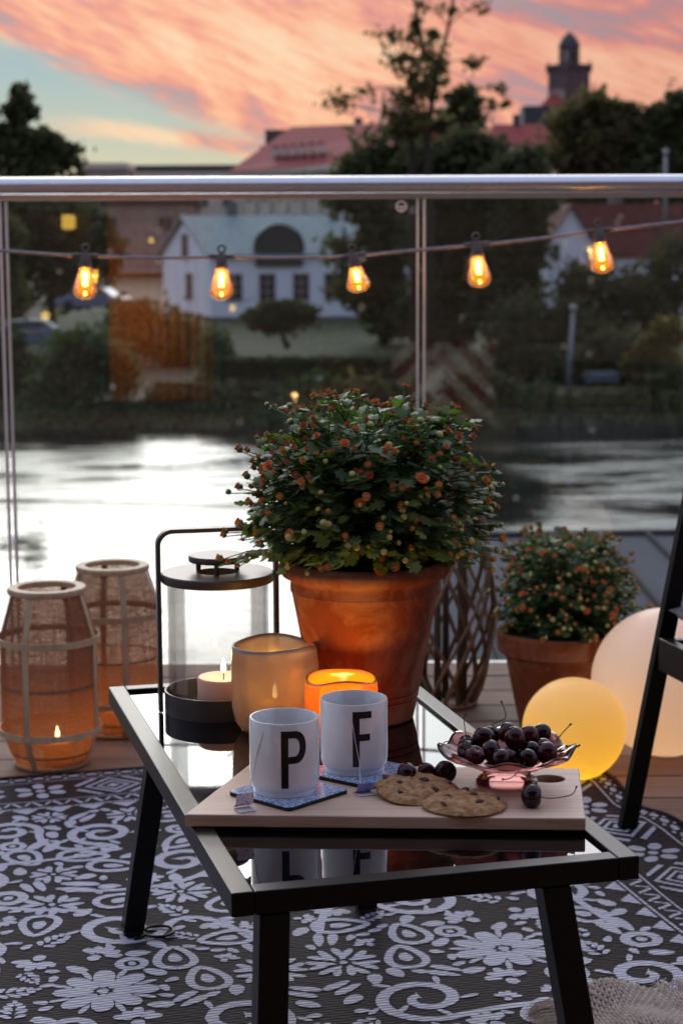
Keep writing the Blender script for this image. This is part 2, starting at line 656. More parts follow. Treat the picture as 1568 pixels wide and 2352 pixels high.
def terracotta(name, a, b, chalk):
    m, nt, N, L, out = nodes(name)
    p = N.new('ShaderNodeBsdfPrincipled')
    n = noise_node(nt, 9, 6, 0.62)
    c = ramp_node(nt, n.outputs[0], [(0.3, a), (0.7, b)])
    st = noise_node(nt, 11, 8, 0.72, 'Object', (1, 1, 0.8), 0.8)
    msk = ramp_node(nt, st.outputs[0], [(0.46, (0, 0, 0)), (0.66, (1, 1, 1))])
    mx = N.new('ShaderNodeMix')
    mx.data_type = 'RGBA'
    ml = N.new('ShaderNodeMath')
    ml.operation = 'MULTIPLY'
    ml.inputs[1].default_value = 0.75
    L.new(msk, ml.inputs[0])
    L.new(ml.outputs[0], mx.inputs[0])
    L.new(c, mx.inputs[6])
    mx.inputs[7].default_value = (*chalk, 1)
    L.new(mx.outputs[2], p.inputs['Base Color'])
    p.inputs['Roughness'].default_value = 0.92
    p.inputs['Specular IOR Level'].default_value = 0.15
    bn = noise_node(nt, 140, 5, 0.6)
    bp = N.new('ShaderNodeBump')
    bp.inputs['Strength'].default_value = 0.18
    bp.inputs['Distance'].default_value = 0.002
    L.new(bn.outputs[0], bp.inputs['Height'])
    L.new(bp.outputs[0], p.inputs['Normal'])
    L.new(p.outputs[0], out.inputs[0])
    return m


M['terracotta'] = terracotta('terracotta', (0.15, 0.038, 0.015), (0.25, 0.070, 0.028), (0.36, 0.20, 0.13))
M['leaf'] = pm('leaf', (0.045, 0.090, 0.032), 0.5, 0.4, 60, transl=0.30, tcol=(0.16, 0.32, 0.03), spec=0.28,
               col2=(0.105, 0.160, 0.068))
M['stem'] = pm('stem', (0.10, 0.15, 0.05), 0.6, 0.3, 50, transl=0.1)
M['calyx'] = pm('calyx', (0.11, 0.17, 0.05), 0.6, 0.3, 120)
M['bud_green'] = pm('bud_green', (0.44, 0.40, 0.13), 0.6, 0.2, 200)
M['bud_apricot'] = pm('bud_apricot', (0.68, 0.31, 0.10), 0.6, 0.2, 200)
M['bud_rose'] = pm('bud_rose', (0.55, 0.19, 0.10), 0.6, 0.25, 200)
M['petal'] = pm('petal', (0.62, 0.155, 0.032), 0.6, 0.3, 120, transl=0.2, tcol=(0.85, 0.22, 0.05))


def orb_mat(name, col, tcol, t):
    m, nt, N, L, out = nodes(name)
    p = N.new('ShaderNodeBsdfPrincipled')
    n = noise_node(nt, 30, 3, 0.5)
    L.new(ramp_node(nt, n.outputs[0], [(0.3, mul(col, 0.97)), (0.7, col)]), p.inputs['Base Color'])
    p.inputs['Roughness'].default_value = 0.35
    tl = N.new('ShaderNodeBsdfTranslucent')
    tl.inputs[0].default_value = (*tcol, 1)
    mx = N.new('ShaderNodeMixShader')
    mx.inputs[0].default_value = t
    L.new(p.outputs[0], mx.inputs[1])
    L.new(tl.outputs[0], mx.inputs[2])
    L.new(mx.outputs[0], out.inputs[0])
    return m


M['orb_yellow'] = orb_mat('orb_yellow', (0.72, 0.64, 0.44), (1.0, 0.84, 0.32), 0.5)
M['orb'] = orb_mat('orb', (0.80, 0.76, 0.72), (0.95, 0.86, 0.70), 0.45)


def fabric_mat():
    m, nt, N, L, out = nodes('lantern_fabric')
    df = N.new('ShaderNodeBsdfDiffuse')
    df.inputs[0].default_value = (0.17, 0.105, 0.085, 1)
    tl = N.new('ShaderNodeBsdfTranslucent')
    tl.inputs[0].default_value = (0.30, 0.155, 0.10, 1)
    a = N.new('ShaderNodeMixShader')
    a.inputs[0].default_value = 0.5
    L.new(df.outputs[0], a.inputs[1])
    L.new(tl.outputs[0], a.inputs[2])
    tr = N.new('ShaderNodeBsdfTransparent')
    tr.inputs[0].default_value = (0.95, 0.82, 0.74, 1)
    n1 = noise_node(nt, 1.0, 4, 0.7, 'UV', (130, 9, 1))
    n2 = noise_node(nt, 1.0, 4, 0.7, 'UV', (9, 330, 1))
    av = N.new('ShaderNodeMath')
    av.operation = 'ADD'
    L.new(n1.outputs[0], av.inputs[0])
    L.new(n2.outputs[0], av.inputs[1])
    mr = N.new('ShaderNodeMapRange')
    L.new(av.outputs[0], mr.inputs[0])
    mr.inputs[1].default_value, mr.inputs[2].default_value = 0.82, 1.18
    mr.inputs[3].default_value, mr.inputs[4].default_value = 0.48, 0.97
    b = N.new('ShaderNodeMixShader')
    L.new(mr.outputs[0], b.inputs[0])
    L.new(tr.outputs[0], b.inputs[1])
    L.new(a.outputs[0], b.inputs[2])
    L.new(b.outputs[0], out.inputs[0])
    return m


M['fabric'] = fabric_mat()


def cherry_mat():
    m, nt, N, L, out = nodes('cherry_skin')
    p = N.new('ShaderNodeBsdfPrincipled')
    oi = N.new('ShaderNodeObjectInfo')
    n = noise_node(nt, 60, 4, 0.6)
    ad = N.new('ShaderNodeMath')
    ad.operation = 'MULTIPLY_ADD'
    ad.inputs[1].default_value = 0.45
    L.new(oi.outputs['Random'], ad.inputs[0])
    L.new(n.outputs[0], ad.inputs[2])
    L.new(ramp_node(nt, ad.outputs[0], [(0.35, (0.010, 0.002, 0.004)), (0.75, (0.022, 0.003, 0.006)), (0.95, (0.085, 0.006, 0.012))]),
          p.inputs['Base Color'])
    p.inputs['Roughness'].default_value = 0.13
    p.inputs['Specular IOR Level'].default_value = 0.32
    p.inputs['Coat Weight'].default_value = 0.08
    p.inputs['Coat Roughness'].default_value = 0.05
    L.new(p.outputs[0], out.inputs[0])
    return m


M['cherry'] = cherry_mat()
M['cherry_stem'] = pm('cherry_stem', (0.055, 0.045, 0.018), 0.6, 0.4, 60)
M['cookie'] = pm('cookie', (0.34, 0.155, 0.062), 0.9, 0.3, 95, bump=1.0, bscale=330, col2=(0.62, 0.39, 0.21), spec=0.15)
M['chocolate'] = pm('chocolate', (0.060, 0.018, 0.012), 0.6, 0.3, 80)


def pink_glass_mat():
    m, nt, N, L, out = nodes('pink_glass')
    tr = N.new('ShaderNodeBsdfTransparent')
    tr.inputs[0].default_value = (0.98, 0.70, 0.68, 1)
    rf = N.new('ShaderNodeBsdfRefraction')
    rf.inputs['Color'].default_value = (0.95, 0.42, 0.36, 1)
    rf.inputs['Roughness'].default_value = 0.05
    rf.inputs['IOR'].default_value = 1.35
    gl = N.new('ShaderNodeBsdfGlossy')
    gl.inputs['Roughness'].default_value = 0.04
    df = N.new('ShaderNodeBsdfTranslucent')
    df.inputs[0].default_value = (1.0, 0.34, 0.28, 1)
    m0 = N.new('ShaderNodeMixShader')
    m0.inputs[0].default_value = 0.0
    L.new(tr.outputs[0], m0.inputs[1])
    L.new(rf.outputs[0], m0.inputs[2])
    m1 = N.new('ShaderNodeMixShader')
    m1.inputs[0].default_value = 0.42
    L.new(m0.outputs[0], m1.inputs[1])
    L.new(df.outputs[0], m1.inputs[2])
    fr = N.new('ShaderNodeFresnel')
    fr.inputs[0].default_value = 1.38
    m2 = N.new('ShaderNodeMixShader')
    L.new(fr.outputs[0], m2.inputs[0])
    L.new(m1.outputs[0], m2.inputs[1])
    L.new(gl.outputs[0], m2.inputs[2])
    L.new(m2.outputs[0], out.inputs[0])
    return m


M['pink_glass'] = pink_glass_mat()


def coaster_mat():
    m, nt, N, L, out = nodes('coaster_print')
    p = N.new('ShaderNodeBsdfPrincipled')
    n = noise_node(nt, 210, 4, 0.6, 'Object', (1, 1, 0.01), 1.0)
    v = N.new('ShaderNodeTexVoronoi')
    v.feature = 'DISTANCE_TO_EDGE'
    tc = N.new('ShaderNodeTexCoord')
    v.inputs['Scale'].default_value = 75
    L.new(tc.outputs['Object'], v.inputs['Vector'])
    w = N.new('ShaderNodeTexWave')
    w.wave_type = 'RINGS'
    w.inputs['Scale'].default_value = 48
    w.inputs['Distortion'].default_value = 12
    w.inputs['Detail'].default_value = 3
    w.inputs['Detail Scale'].default_value = 3
    L.new(tc.outputs['Object'], w.inputs['Vector'])
    ad = N.new('ShaderNodeMath')
    ad.operation = 'MULTIPLY'
    L.new(n.outputs[0], ad.inputs[0])
    L.new(w.outputs['Fac'], ad.inputs[1])
    c = ramp_node(nt, ad.outputs[0], [(0.05, (0.10, 0.18, 0.38)), (0.2, (0.19, 0.30, 0.52)), (0.33, (0.32, 0.44, 0.63)), (0.45, (0.50, 0.60, 0.73))])
    L.new(c, p.inputs['Base Color'])
    p.inputs['Roughness'].default_value = 0.18
    p.inputs['Coat Weight'].default_value = 0.3
    L.new(p.outputs[0], out.inputs[0])
    return m


M['coaster'] = coaster_mat()


def rug_mat(name, gap, a, b, per=0.0085):
    """woven plastic straw: ribs across with dark gaps between them, slanting strands, flecks"""
    m, nt, N, L, out = nodes(name)
    p = N.new('ShaderNodeBsdfPrincipled')
    tc = N.new('ShaderNodeTexCoord')

    def wave(scale, rot, dist, sx):
        mp = N.new('ShaderNodeMapping')
        mp.inputs['Scale'].default_value = (sx, 1, 1)
        mp.inputs['Rotation'].default_value = (0, 0, rot)
        L.new(tc.outputs['Object'], mp.inputs[0])
        w = N.new('ShaderNodeTexWave')
        w.bands_direction = 'Y'
        w.inputs['Scale'].default_value = scale
        w.inputs['Distortion'].default_value = dist
        w.inputs['Detail'].default_value = 2
        w.inputs['Detail Scale'].default_value = 0.6
        L.new(mp.outputs[0], w.inputs['Vector'])
        return w.outputs['Fac']
    w1 = wave(0.314 / per, 0.0, 1.6, 0.2)
    w2 = wave(0.314 / (per * 1.6), rad(32), 1.5, 1.0)
    n = noise_node(nt, 1.0, 4, 0.6, 'Object', (40, 220, 1))
    ad = N.new('ShaderNodeMath'); ad.operation = 'MULTIPLY_ADD'; ad.inputs[1].default_value = 0.3
    L.new(w2, ad.inputs[0]); L.new(n.outputs[0], ad.inputs[2])
    col = ramp_node(nt, ad.outputs[0], [(0.42, a), (0.82, b)])
    g = ramp_node(nt, w1, [(0.06, (0, 0, 0)), (0.30, (1, 1, 1))])
    mx = N.new('ShaderNodeMix'); mx.data_type = 'RGBA'
    L.new(g, mx.inputs[0]); mx.inputs[6].default_value = (*gap, 1); L.new(col, mx.inputs[7])
    blot = noise_node(nt, 3.0, 5, 0.6)
    mb_ = N.new('ShaderNodeMix'); mb_.data_type = 'RGBA'; mb_.blend_type = 'MULTIPLY'; mb_.inputs[0].default_value = 1.0
    L.new(mx.outputs[2], mb_.inputs[6])
    L.new(ramp_node(nt, blot.outputs[0], [(0.3, (0.80, 0.78, 0.78)), (0.65, (1, 1, 1))]), mb_.inputs[7])
    L.new(mb_.outputs[2], p.inputs['Base Color'])
    p.inputs['Roughness'].default_value = 0.75
    p.inputs['Specular IOR Level'].default_value = 0.08
    bp = N.new('ShaderNodeBump')
    bp.inputs['Strength'].default_value = 0.6
    bp.inputs['Distance'].default_value = 0.0012
    L.new(w1, bp.inputs['Height'])
    L.new(bp.outputs[0], p.inputs['Normal'])
    L.new(p.outputs[0], out.inputs[0])
    return m


M['rug_dark'] = rug_mat('rug_dark', (0.004, 0.003, 0.004), (0.012, 0.009, 0.010), (0.062, 0.047, 0.048))
M['rug_light'] = rug_mat('rug_light', (0.15, 0.14, 0.165), (0.46, 0.45, 0.53), (0.70, 0.69, 0.78))


def water_mat():
    """river: calm water mirrors the bank, patches ruffled by the wind catch more of the sky"""
    m, nt, N, L, out = nodes('water')
    p = N.new('ShaderNodeBsdfPrincipled')
    p.inputs['Base Color'].default_value = (0.008, 0.010, 0.012, 1)
    p.inputs['IOR'].default_value = 1.5
    tc = N.new('ShaderNodeTexCoord')
    sp = N.new('ShaderNodeSeparateXYZ')
    L.new(tc.outputs['Object'], sp.inputs[0])

    def mth(op, a, b=None, c=None):
        n = N.new('ShaderNodeMath')
        n.operation = op
        for i, v in enumerate((a, b, c)):
            if v is None:
                continue
            if isinstance(v, (int, float)):
                n.inputs[i].default_value = v
            else:
                L.new(v, n.inputs[i])
        return n.outputs[0]

    def sst(x, lo, hi):
        n = N.new('ShaderNodeMapRange')
        n.interpolation_type = 'SMOOTHSTEP'
        L.new(x, n.inputs[0])
        n.inputs[1].default_value, n.inputs[2].default_value = lo, hi
        return n.outputs[0]
    big = noise_node(nt, 1.0, 3, 0.5, 'Object', (0.10, 0.05, 1), 0.6)
    wob = mth('MULTIPLY', mth('SUBTRACT', big.outputs[0], 0.5), 9.0)
    xx = mth('ADD', sp.outputs[0], wob)
    left = mth('SUBTRACT', 1.0, sst(xx, -5.0, -2.2))
    right = sst(xx, 4.6, 7.0)
    strk = noise_node(nt, 1.0, 5, 0.6, 'Object', (0.10, 0.30, 1), 0.5)
    ruf = mth('MAXIMUM', left, mth('MULTIPLY', right, 0.8))
    far_ = sst(sp.outputs[1], 36.0, 58.0)
    ruf = mth('MULTIPLY', ruf, mth('SUBTRACT', 1.0, mth('MULTIPLY', far_, mth('SUBTRACT', 1.0, sst(strk.outputs[0], 0.36, 0.60)))))
    ruf = mth('MAXIMUM', ruf, mth('SUBTRACT', 1.0, sst(sp.outputs[1], 34.0, 46.0)))
    ruf = mth('MULTIPLY', ruf, mth('SUBTRACT', 1.0, mth('MULTIPLY', sst(mth('ADD', sp.outputs[1], wob), 72.0, 79.0), 0.9)))
    # a sheltered spot that mirrors the tree top
    ex = mth('DIVIDE', mth('ADD', xx, 7.4), 2.0)
    ey = mth('DIVIDE', mth('SUBTRACT', mth('ADD', sp.outputs[1], wob), 47.5), 4.5)
    spot = mth('SUBTRACT', 1.0, sst(mth('ADD', mth('MULTIPLY', ex, ex), mth('MULTIPLY', ey, ey)), 0.5, 1.5))
    ruf = mth('MULTIPLY', ruf, mth('SUBTRACT', 1.0, spot))
    n1 = noise_node(nt, 1.0, 4, 0.55, 'Object', (0.35, 1.1, 1), 0.4)
    n2 = noise_node(nt, 1.0, 3, 0.5, 'Object', (1.2, 3.4, 1), 0.2)
    L.new(mth('ADD', 0.05, mth('MULTIPLY', ruf, mth('ADD', 0.10, mth('MULTIPLY', n1.outputs[0], 0.36)))), p.inputs['Roughness'])
    h = mth('ADD', n1.outputs[0], mth('MULTIPLY', n2.outputs[0], 0.3))
    bp = N.new('ShaderNodeBump')
    bp.inputs['Strength'].default_value = 1.0
    L.new(mth('MULTIPLY', h, mth('ADD', 0.35, ruf)), bp.inputs['Height'])
    bp.inputs['Distance'].default_value = 0.035
    L.new(bp.outputs[0], p.inputs['Normal'])
    L.new(p.outputs[0], out.inputs[0])
    return m


M['water'] = water_mat()
M['grass'] = pm('grass', (0.038, 0.046, 0.020), 0.95, 0.3, 0.35, col2=(0.074, 0.070, 0.036), bump=0.5, bscale=4)
M['white_render'] = pm('white_render', (0.80, 0.84, 0.95), 0.85, 0.04, 1.2)
M['cream_render'] = pm('cream_render', (0.56, 0.49, 0.42), 0.9, 0.08, 0.6)
M['plinth'] = pm('plinth', (0.16, 0.15, 0.155), 0.9, 0.2, 2)
M['teal_roof'] = pm('teal_roof', (0.20, 0.26, 0.28), 0.6, 0.15, 0.8, stretch=(6, 1, 1))
M['red_roof'] = pm('red_roof', (0.25, 0.042, 0.038), 0.85, 0.22, 1.5, bump=0.6, bscale=6)
M['old_red_roof'] = pm('old_red_roof', (0.15, 0.045, 0.042), 0.9, 0.25, 1.5, bump=0.6, bscale=6)
M['dark_roof'] = pm('dark_roof', (0.045, 0.048, 0.062), 0.7, 0.2, 1)
M['stone'] = pm('stone', (0.30, 0.24, 0.21), 0.9, 0.25, 0.8)
M['dark_stone'] = pm('dark_stone', (0.10, 0.075, 0.075), 0.9, 0.25, 0.8)
M['window'] = pm('window', (0.020, 0.022, 0.026), 0.12, 0.3, 2)
M['window_frame'] = pm('window_frame', (0.34, 0.34, 0.36), 0.7, 0.1, 3)
M['dark_door'] = pm('dark_door', (0.045, 0.042, 0.042), 0.7, 0.2, 3)
M['pole'] = pm('pole', (0.22, 0.23, 0.26), 0.5, 0.1, 3, metal=0.4)
M['pole_glass'] = pm('pole_glass', (0.25, 0.27, 0.27), 0.3, 0.1, 5)
M['bark'] = pm('bark', (0.035, 0.026, 0.020), 0.95, 0.4, 5, bump=0.5)
M['roof_metal'] = pm('roof_metal', (0.060, 0.068, 0.092), 0.8, 0.14, 1.5, spec=0.08)
M['roof_seam'] = pm('roof_seam', (0.030, 0.032, 0.042), 0.8, 0.1, 5, spec=0.1)
M['chair_fabric'] = pm('chair_fabric', (0.13, 0.095, 0.105), 0.95, 0.15, 90, bump=0.35, bscale=500)
M['paint_car'] = pm('paint_car', (0.14, 0.17, 0.24), 0.25, 0.05, 3, coat=0.5)


def foliage(name, a, b, tcol, t=0.25):
    return pm(name, a, 0.75, 0, 0.22, col2=b, transl=t, tcol=tcol, spec=0.25)


M['tree_dark'] = foliage('tree_dark', (0.040, 0.046, 0.024), (0.095, 0.105, 0.050), (0.09, 0.10, 0.04), 0.45)
M['tree_mid'] = foliage('tree_mid', (0.046, 0.056, 0.024), (0.105, 0.118, 0.050), (0.12, 0.13, 0.045), 0.45)
M['tree_olive'] = foliage('tree_olive', (0.070, 0.068, 0.030), (0.130, 0.120, 0.052), (0.17, 0.15, 0.05), 0.45)
M['tree_yellow'] = foliage('tree_yellow', (0.075, 0.072, 0.016), (0.14, 0.12, 0.03), (0.20, 0.17, 0.03), 0.35)
M['hedge'] = foliage('hedge', (0.030, 0.040, 0.017), (0.070, 0.088, 0.036), (0.05, 0.06, 0.02))
M['shrub_green'] = foliage('shrub_green', (0.045, 0.070, 0.026), (0.090, 0.135, 0.045), (0.08, 0.12, 0.03))

# ------------------------------------------------------------------ the setting
def build_ground():
    prof = [(78.6, -7.7), (80.2, -6.75), (83, -6.45), (92, -6.2), (104, -5.7), (126, -4.85), (150, -4.5), (230, -3.0), (330, -1.0), (5000, -1.0)]
    xs = [-4000, -400, -120, -60, -30, -12, 0, 12, 30, 60, 120, 400, 4000]
    r = random.Random(3)
    V, F = [], []
    for d, z in prof:
        for x in xs:
            jy = r.uniform(-0.8, 0.8) if d < 90 else 0
            V.append((x, d + jy, z + (r.uniform(-0.12, 0.12) if 82 < d < 200 else 0)))
    n = len(xs)
    for i in range(len(prof) - 1):
        for j in range(n - 1):
            F.append((i * n + j, i * n + j + 1, (i + 1) * n + j + 1, (i + 1) * n + j))
    b = MB().add(V, F)
    structure(b.build('ground', M['grass'], smooth=180))
    structure(MB().add([(-900, -80, -7), (900, -80, -7), (900, 82, -7), (-900, 82, -7)], [(0, 1, 2, 3)]).build('water', M['water']))
    # path along the far bank
    structure(MB().add([(-60, 85, -6.36), (60, 85, -6.36), (60, 87, -6.30), (-60, 87, -6.30)], [(0, 1, 2, 3)]).build('path', M['plinth']))


build_ground()


def px(D):
    return D * 1.0 / FPX


def leaves_mesh(pts, size, rng_, flat=0.0):
    n = len(pts)
    d = rng_.normal(size=(n, 3))
    d /= np.linalg.norm(d, axis=1)[:, None]
    e = rng_.normal(size=(n, 3))
    e -= (e * d).sum(1)[:, None] * d
    e /= np.linalg.norm(e, axis=1)[:, None]
    s = size * rng_.uniform(0.55, 1.25, size=(n, 1))
    a = pts - d * s * 0.62
    b = pts + e * s * 0.36 + d * s * 0.08
    c = pts + d * s * 0.62
    g = pts - e * s * 0.36
    return np.stack([a, b, c, g], 1).reshape(-1, 3)


def quad_mesh(name, verts, mat):
    n = len(verts) // 4
    me = bpy.data.meshes.new(name)
    me.vertices.add(len(verts))
    me.vertices.foreach_set('co', verts.astype(np.float32).ravel())
    me.loops.add(n * 4)
    me.loops.foreach_set('vertex_index', np.arange(n * 4, dtype=np.int32))
    me.polygons.add(n)
    me.polygons.foreach_set('loop_start', np.arange(0, n * 4, 4, dtype=np.int32))
    me.polygons.foreach_set('loop_total', np.full(n, 4, dtype=np.int32))
    me.materials.append(mat)
    me.update()
    me.validate()
    return me


def crown_points(blobs, D, n, r, clump=0.32, depth=0.8, k_per=26):
    """blobs are ellipses measured in the photo, given real depth at distance D"""
    area = np.array([b[2] * b[3] for b in blobs], float)
    cnt = np.maximum(30, (n * area / area.sum()).astype(int))
    out = []
    for (cx, cy, rx, ry), c in zip(blobs, cnt):
        ce = np.array(at(cx, cy, D))
        R = np.array([rx, min(rx, ry) * depth if rx > 2 * ry else (rx + ry) / 2 * depth, ry]) * px(D)
        k = max(5, int(k_per))
        u = r.normal(size=(k, 3))
        u /= np.linalg.norm(u, axis=1)[:, None]
        cc = u * (r.uniform(0.25, 1.0, size=(k, 1)) ** 0.6)
        w = r.integers(0, k, size=c)
        p = cc[w] + r.normal(size=(c, 3)) * clump * r.uniform(0.4, 1.0, size=(k, 1))[w]
        out.append(ce + p * R)
    return np.concatenate(out)


def tree(name, label, blobs, D, n, mat, trunk=None, leaf=0.5, cat='tree', group=None, seed=0, clump=0.30, trunk_r=0.3, base_z=None,
         limbs=True, mats2=None, k_per=26, lw=1.0):
    r = np.random.default_rng(seed + 17)
    if trunk is None:
        cx = sum(b[0] * b[2] * b[3] for b in blobs) / sum(b[2] * b[3] for b in blobs)
        low = max(blobs, key=lambda b: b[1] + b[3])
        bz = base_z if base_z is not None else -5.5
        p0 = at(cx, 700, D)
        trunk = [Vector((p0.x, D, bz)), at(cx + rng.uniform(-6, 6), low[1] + low[3] * 0.2, D), at(cx + rng.uniform(-8, 8), min(b[1] for b in blobs), D)]
    else:
        trunk = [at(a, b, D) for a, b in trunk]
    t = thing(name, label, cat, (trunk[0].x, trunk[0].y, trunk[0].z), 0, group)
    off = Vector(t.location)
    mb = MB()
    k = len(trunk)
    mb.tube([p - off for p in trunk], [trunk_r * (1 - 0.75 * i / max(1, k - 1)) for i in range(k)], 8)
    if limbs:
        for b in blobs:
            c = at(b[0], b[1], D)
            i = min(range(k), key=lambda q: abs(trunk[q].z - (c.z - 0.4 * abs(c.x - trunk[q].x))) + 0.3 * (q == 0) * 5)
            s = trunk[i]
            mid = (s + c) / 2 + Vector((0, 0, 0.12 * (c - s).length))
            mb.tube([s - off, mid - off, c - off], [trunk_r * 0.4 * lw, trunk_r * 0.25 * lw, trunk_r * 0.08 * lw], 6)
            for q in range(4):
                e = c + Vector((r.uniform(-1, 1) * b[2], r.uniform(-1, 1) * b[2] * .6, r.uniform(-0.8, 0.8) * b[3])) * px(D) * 0.85
                mb.tube([mid - off, (mid + e) / 2 - off, e - off], [trunk_r * 0.2 * lw, trunk_r * 0.12 * lw, trunk_r * 0.04 * lw], 5)
    mb.build('trunk', M['bark'], t, smooth=180)
    pts = crown_points(blobs, D, n, r, clump, k_per=k_per) - np.array(off)
    inst('crown', quad_mesh('crown', leaves_mesh(pts, leaf, r), mat), t)
    return t


def bush(name, label, blobs, D, n, mat, leaf=0.35, cat='bush', group=None, seed=0, base_z=-6.3):
    r = np.random.default_rng(seed + 91)
    c0 = at(blobs[0][0], blobs[0][1], D)
    t = thing(name, label, cat, (c0.x, D, base_z), 0, group)
    off = Vector(t.location)
    mb = MB()
    for b in blobs:
        c = at(b[0], b[1], D)
        for q in range(5):
            e = c + Vector((r.uniform(-1, 1) * b[2], r.uniform(-.5, .5) * b[2], r.uniform(-0.3, 0.9) * b[3])) * px(D)
            mb.tube([Vector((c.x + r.uniform(-.2, .2), D, base_z - 0.2)) - off, e - off], [0.07, 0.02], 5)
    mb.build('stems', M['bark'], t)
    pts = crown_points(blobs, D, n, r, 0.34) - np.array(off)
    pts[:, 2] = np.maximum(pts[:, 2], 0.02)
    inst('foliage', quad_mesh('foliage', leaves_mesh(pts, leaf, r), mat), t)
    return t


# ------------------------------------------------------------------ far buildings
def window(parent, c, w, h, yaw=0.0, bars=(2, 3), name='window', frame=0.09, d=0.10):
    """a window on a wall facing -Y (before yaw), centre c on the wall face"""
    R = Matrix.Rotation(yaw, 3, 'Z')
    f = MB()
    c = Vector(c)

    def bx(x, z, sx, sz, y, sy):
        f.box(c + R @ Vector((x, y, z)), (sx, sy, sz), R)
    bx(-w / 2, 0, frame, h + frame, -d / 2 + .01, d)
    bx(w / 2, 0, frame, h + frame, -d / 2 + .01, d)
    bx(0, h / 2, w - frame, frame, -d / 2 + .01, d)
    bx(0, -h / 2, w - frame, frame, -d / 2 + .01, d)
    for i in range(1, bars[0]):
        bx(-w / 2 + w * i / bars[0], 0, frame * 0.6, h - frame, -d / 2 + .02, d * 0.7)
    for i in range(1, bars[1]):
        bx(0, -h / 2 + h * i / bars[1], w - frame, frame * 0.5, -d / 2 + .03, d * 0.5)
    o = f.build(name, M['window_frame'], parent)
    MB().box(c + R @ Vector((0, -0.012, 0)), (w - 0.02, 0.03, h - 0.02), R).build('pane', M['window'], o)
    return o


def white_house():
    A = at(485, 728, D=128)          # near corner
    B = Vector((9.6, 0.55, 0))       # along the long front
    yaw = math.atan2(B.y, B.x)
    t = thing('white_house', 'white house with pale teal roof and a big dark arched dormer across the water', 'house', A, yaw)
    Lx, Wy, Hh, rise = 15.0, 10.2, 4.1, 2.45
    # the house stands oblique: the gable end runs back and to the left
    sk = -0.34                       # sideways run of the gable end per metre of depth

    def q(x, y, z):
        return (x + sk * y, y, z)
    w = MB()
    w.add([q(0, 0, 0), q(Lx, 0, 0), q(Lx, Wy, 0), q(0, Wy, 0), q(0, 0, Hh), q(Lx, 0, Hh), q(Lx, Wy, Hh), q(0, Wy, Hh),
           q(0, Wy / 2, Hh + rise - .1), q(Lx, Wy / 2, Hh + rise - .1)],
          [(0, 1, 5, 4), (2, 3, 7, 6), (3, 0, 4, 8, 7), (1, 2, 6, 9, 5), (3, 2, 1, 0)])
    w.build('wall', M['white_render'], t)
    r = MB()
    o_ = 0.35
    for s in (0, 1):
        y0 = -o_ if s == 0 else Wy + o_
        z0 = Hh - o_ * rise / (Wy / 2)
        a, b, c, d = q(-o_, y0, z0), q(Lx + o_, y0, z0), q(Lx + o_, Wy / 2, Hh + rise), q(-o_, Wy / 2, Hh + rise)
        up = [(p[0], p[1], p[2] + 0.16) for p in (a, b, c, d)]
        r.add([a, b, c, d] + up, [(0, 1, 2, 3), (4, 5, 6, 7), (0, 1, 5, 4), (1, 2, 6, 5), (2, 3, 7, 6), (3, 0, 4, 7)])
    ro = r.build('roof', M['teal_roof'], t)
    for cx, cy in ((3.2, 5.6), (10.2, 5.3)):
        MB().box((cx - 1.7, cy, Hh + rise + 0.35), (0.8, 0.8, 1.5)).build('chimney', M['plinth'], ro, bevel=0.03)
    p = MB()
    p.box((Lx / 2, -0.05, -0.35), (Lx, 0.12, 0.7))
    p.build('plinth', M['plinth'], t)
    for x in (1.55, 3.75, 6.0, 8.1, 10.4, 12.6):
        window(t, (x, 0, 1.95), 1.05, 1.75)
    gy = math.atan2(-1, sk) + math.pi / 2 - math.pi / 2
    # windows of the gable end
    gdir = Vector((sk, 1, 0)).normalized()
    gyaw = math.atan2(-gdir.y, -gdir.x)
    for s_, z_, h_ in ((Wy * 0.42, 1.9, 1.8), (Wy * 0.5, 4.6, 1.7)):
        window(t, Vector(q(-0.01, s_, z_)), 1.3, h_, gyaw)
    # arched dormer, dark infill and pale hood
    dm = MB()
    n = 18
    cx, w2, zb, ht = 4.55, 1.55, 3.35, 2.75
    arc = [(cx - w2 * math.cos(math.pi * i / n) * 1.0, zb + 1.1 + (ht - 1.1) * math.sin(math.pi * i / n)) for i in range(n + 1)]
    outl = [(cx - w2, zb)] + arc + [(cx + w2, zb)]
    V = [(x, -0.30, z) for x, z in outl] + [(x, 2.6, z) for x, z in outl]
    m = len(outl)
    dm.add(V, [tuple(range(m))] + [(i, i + 1, m + i + 1, m + i) for i in range(m - 1)])
    d_ = dm.build('dormer', M['dark_door'], t, smooth=40)
    hb = MB()
    big = [(cx - (w2 + 0.14) * math.cos(math.pi * i / n), zb + 1.1 + (ht - 1.0) * math.sin(math.pi * i / n)) for i in range(n + 1)]
    V = [(x, -0.42, z) for x, z in big] + [(x, 2.7, z) for x, z in big]
    hb.add(V, [(i, i + 1, n + 2 + i, n + 1 + i) for i in range(n)])
    hb.build('hood', M['teal_roof'], d_, smooth=60)
    return t


white_house()


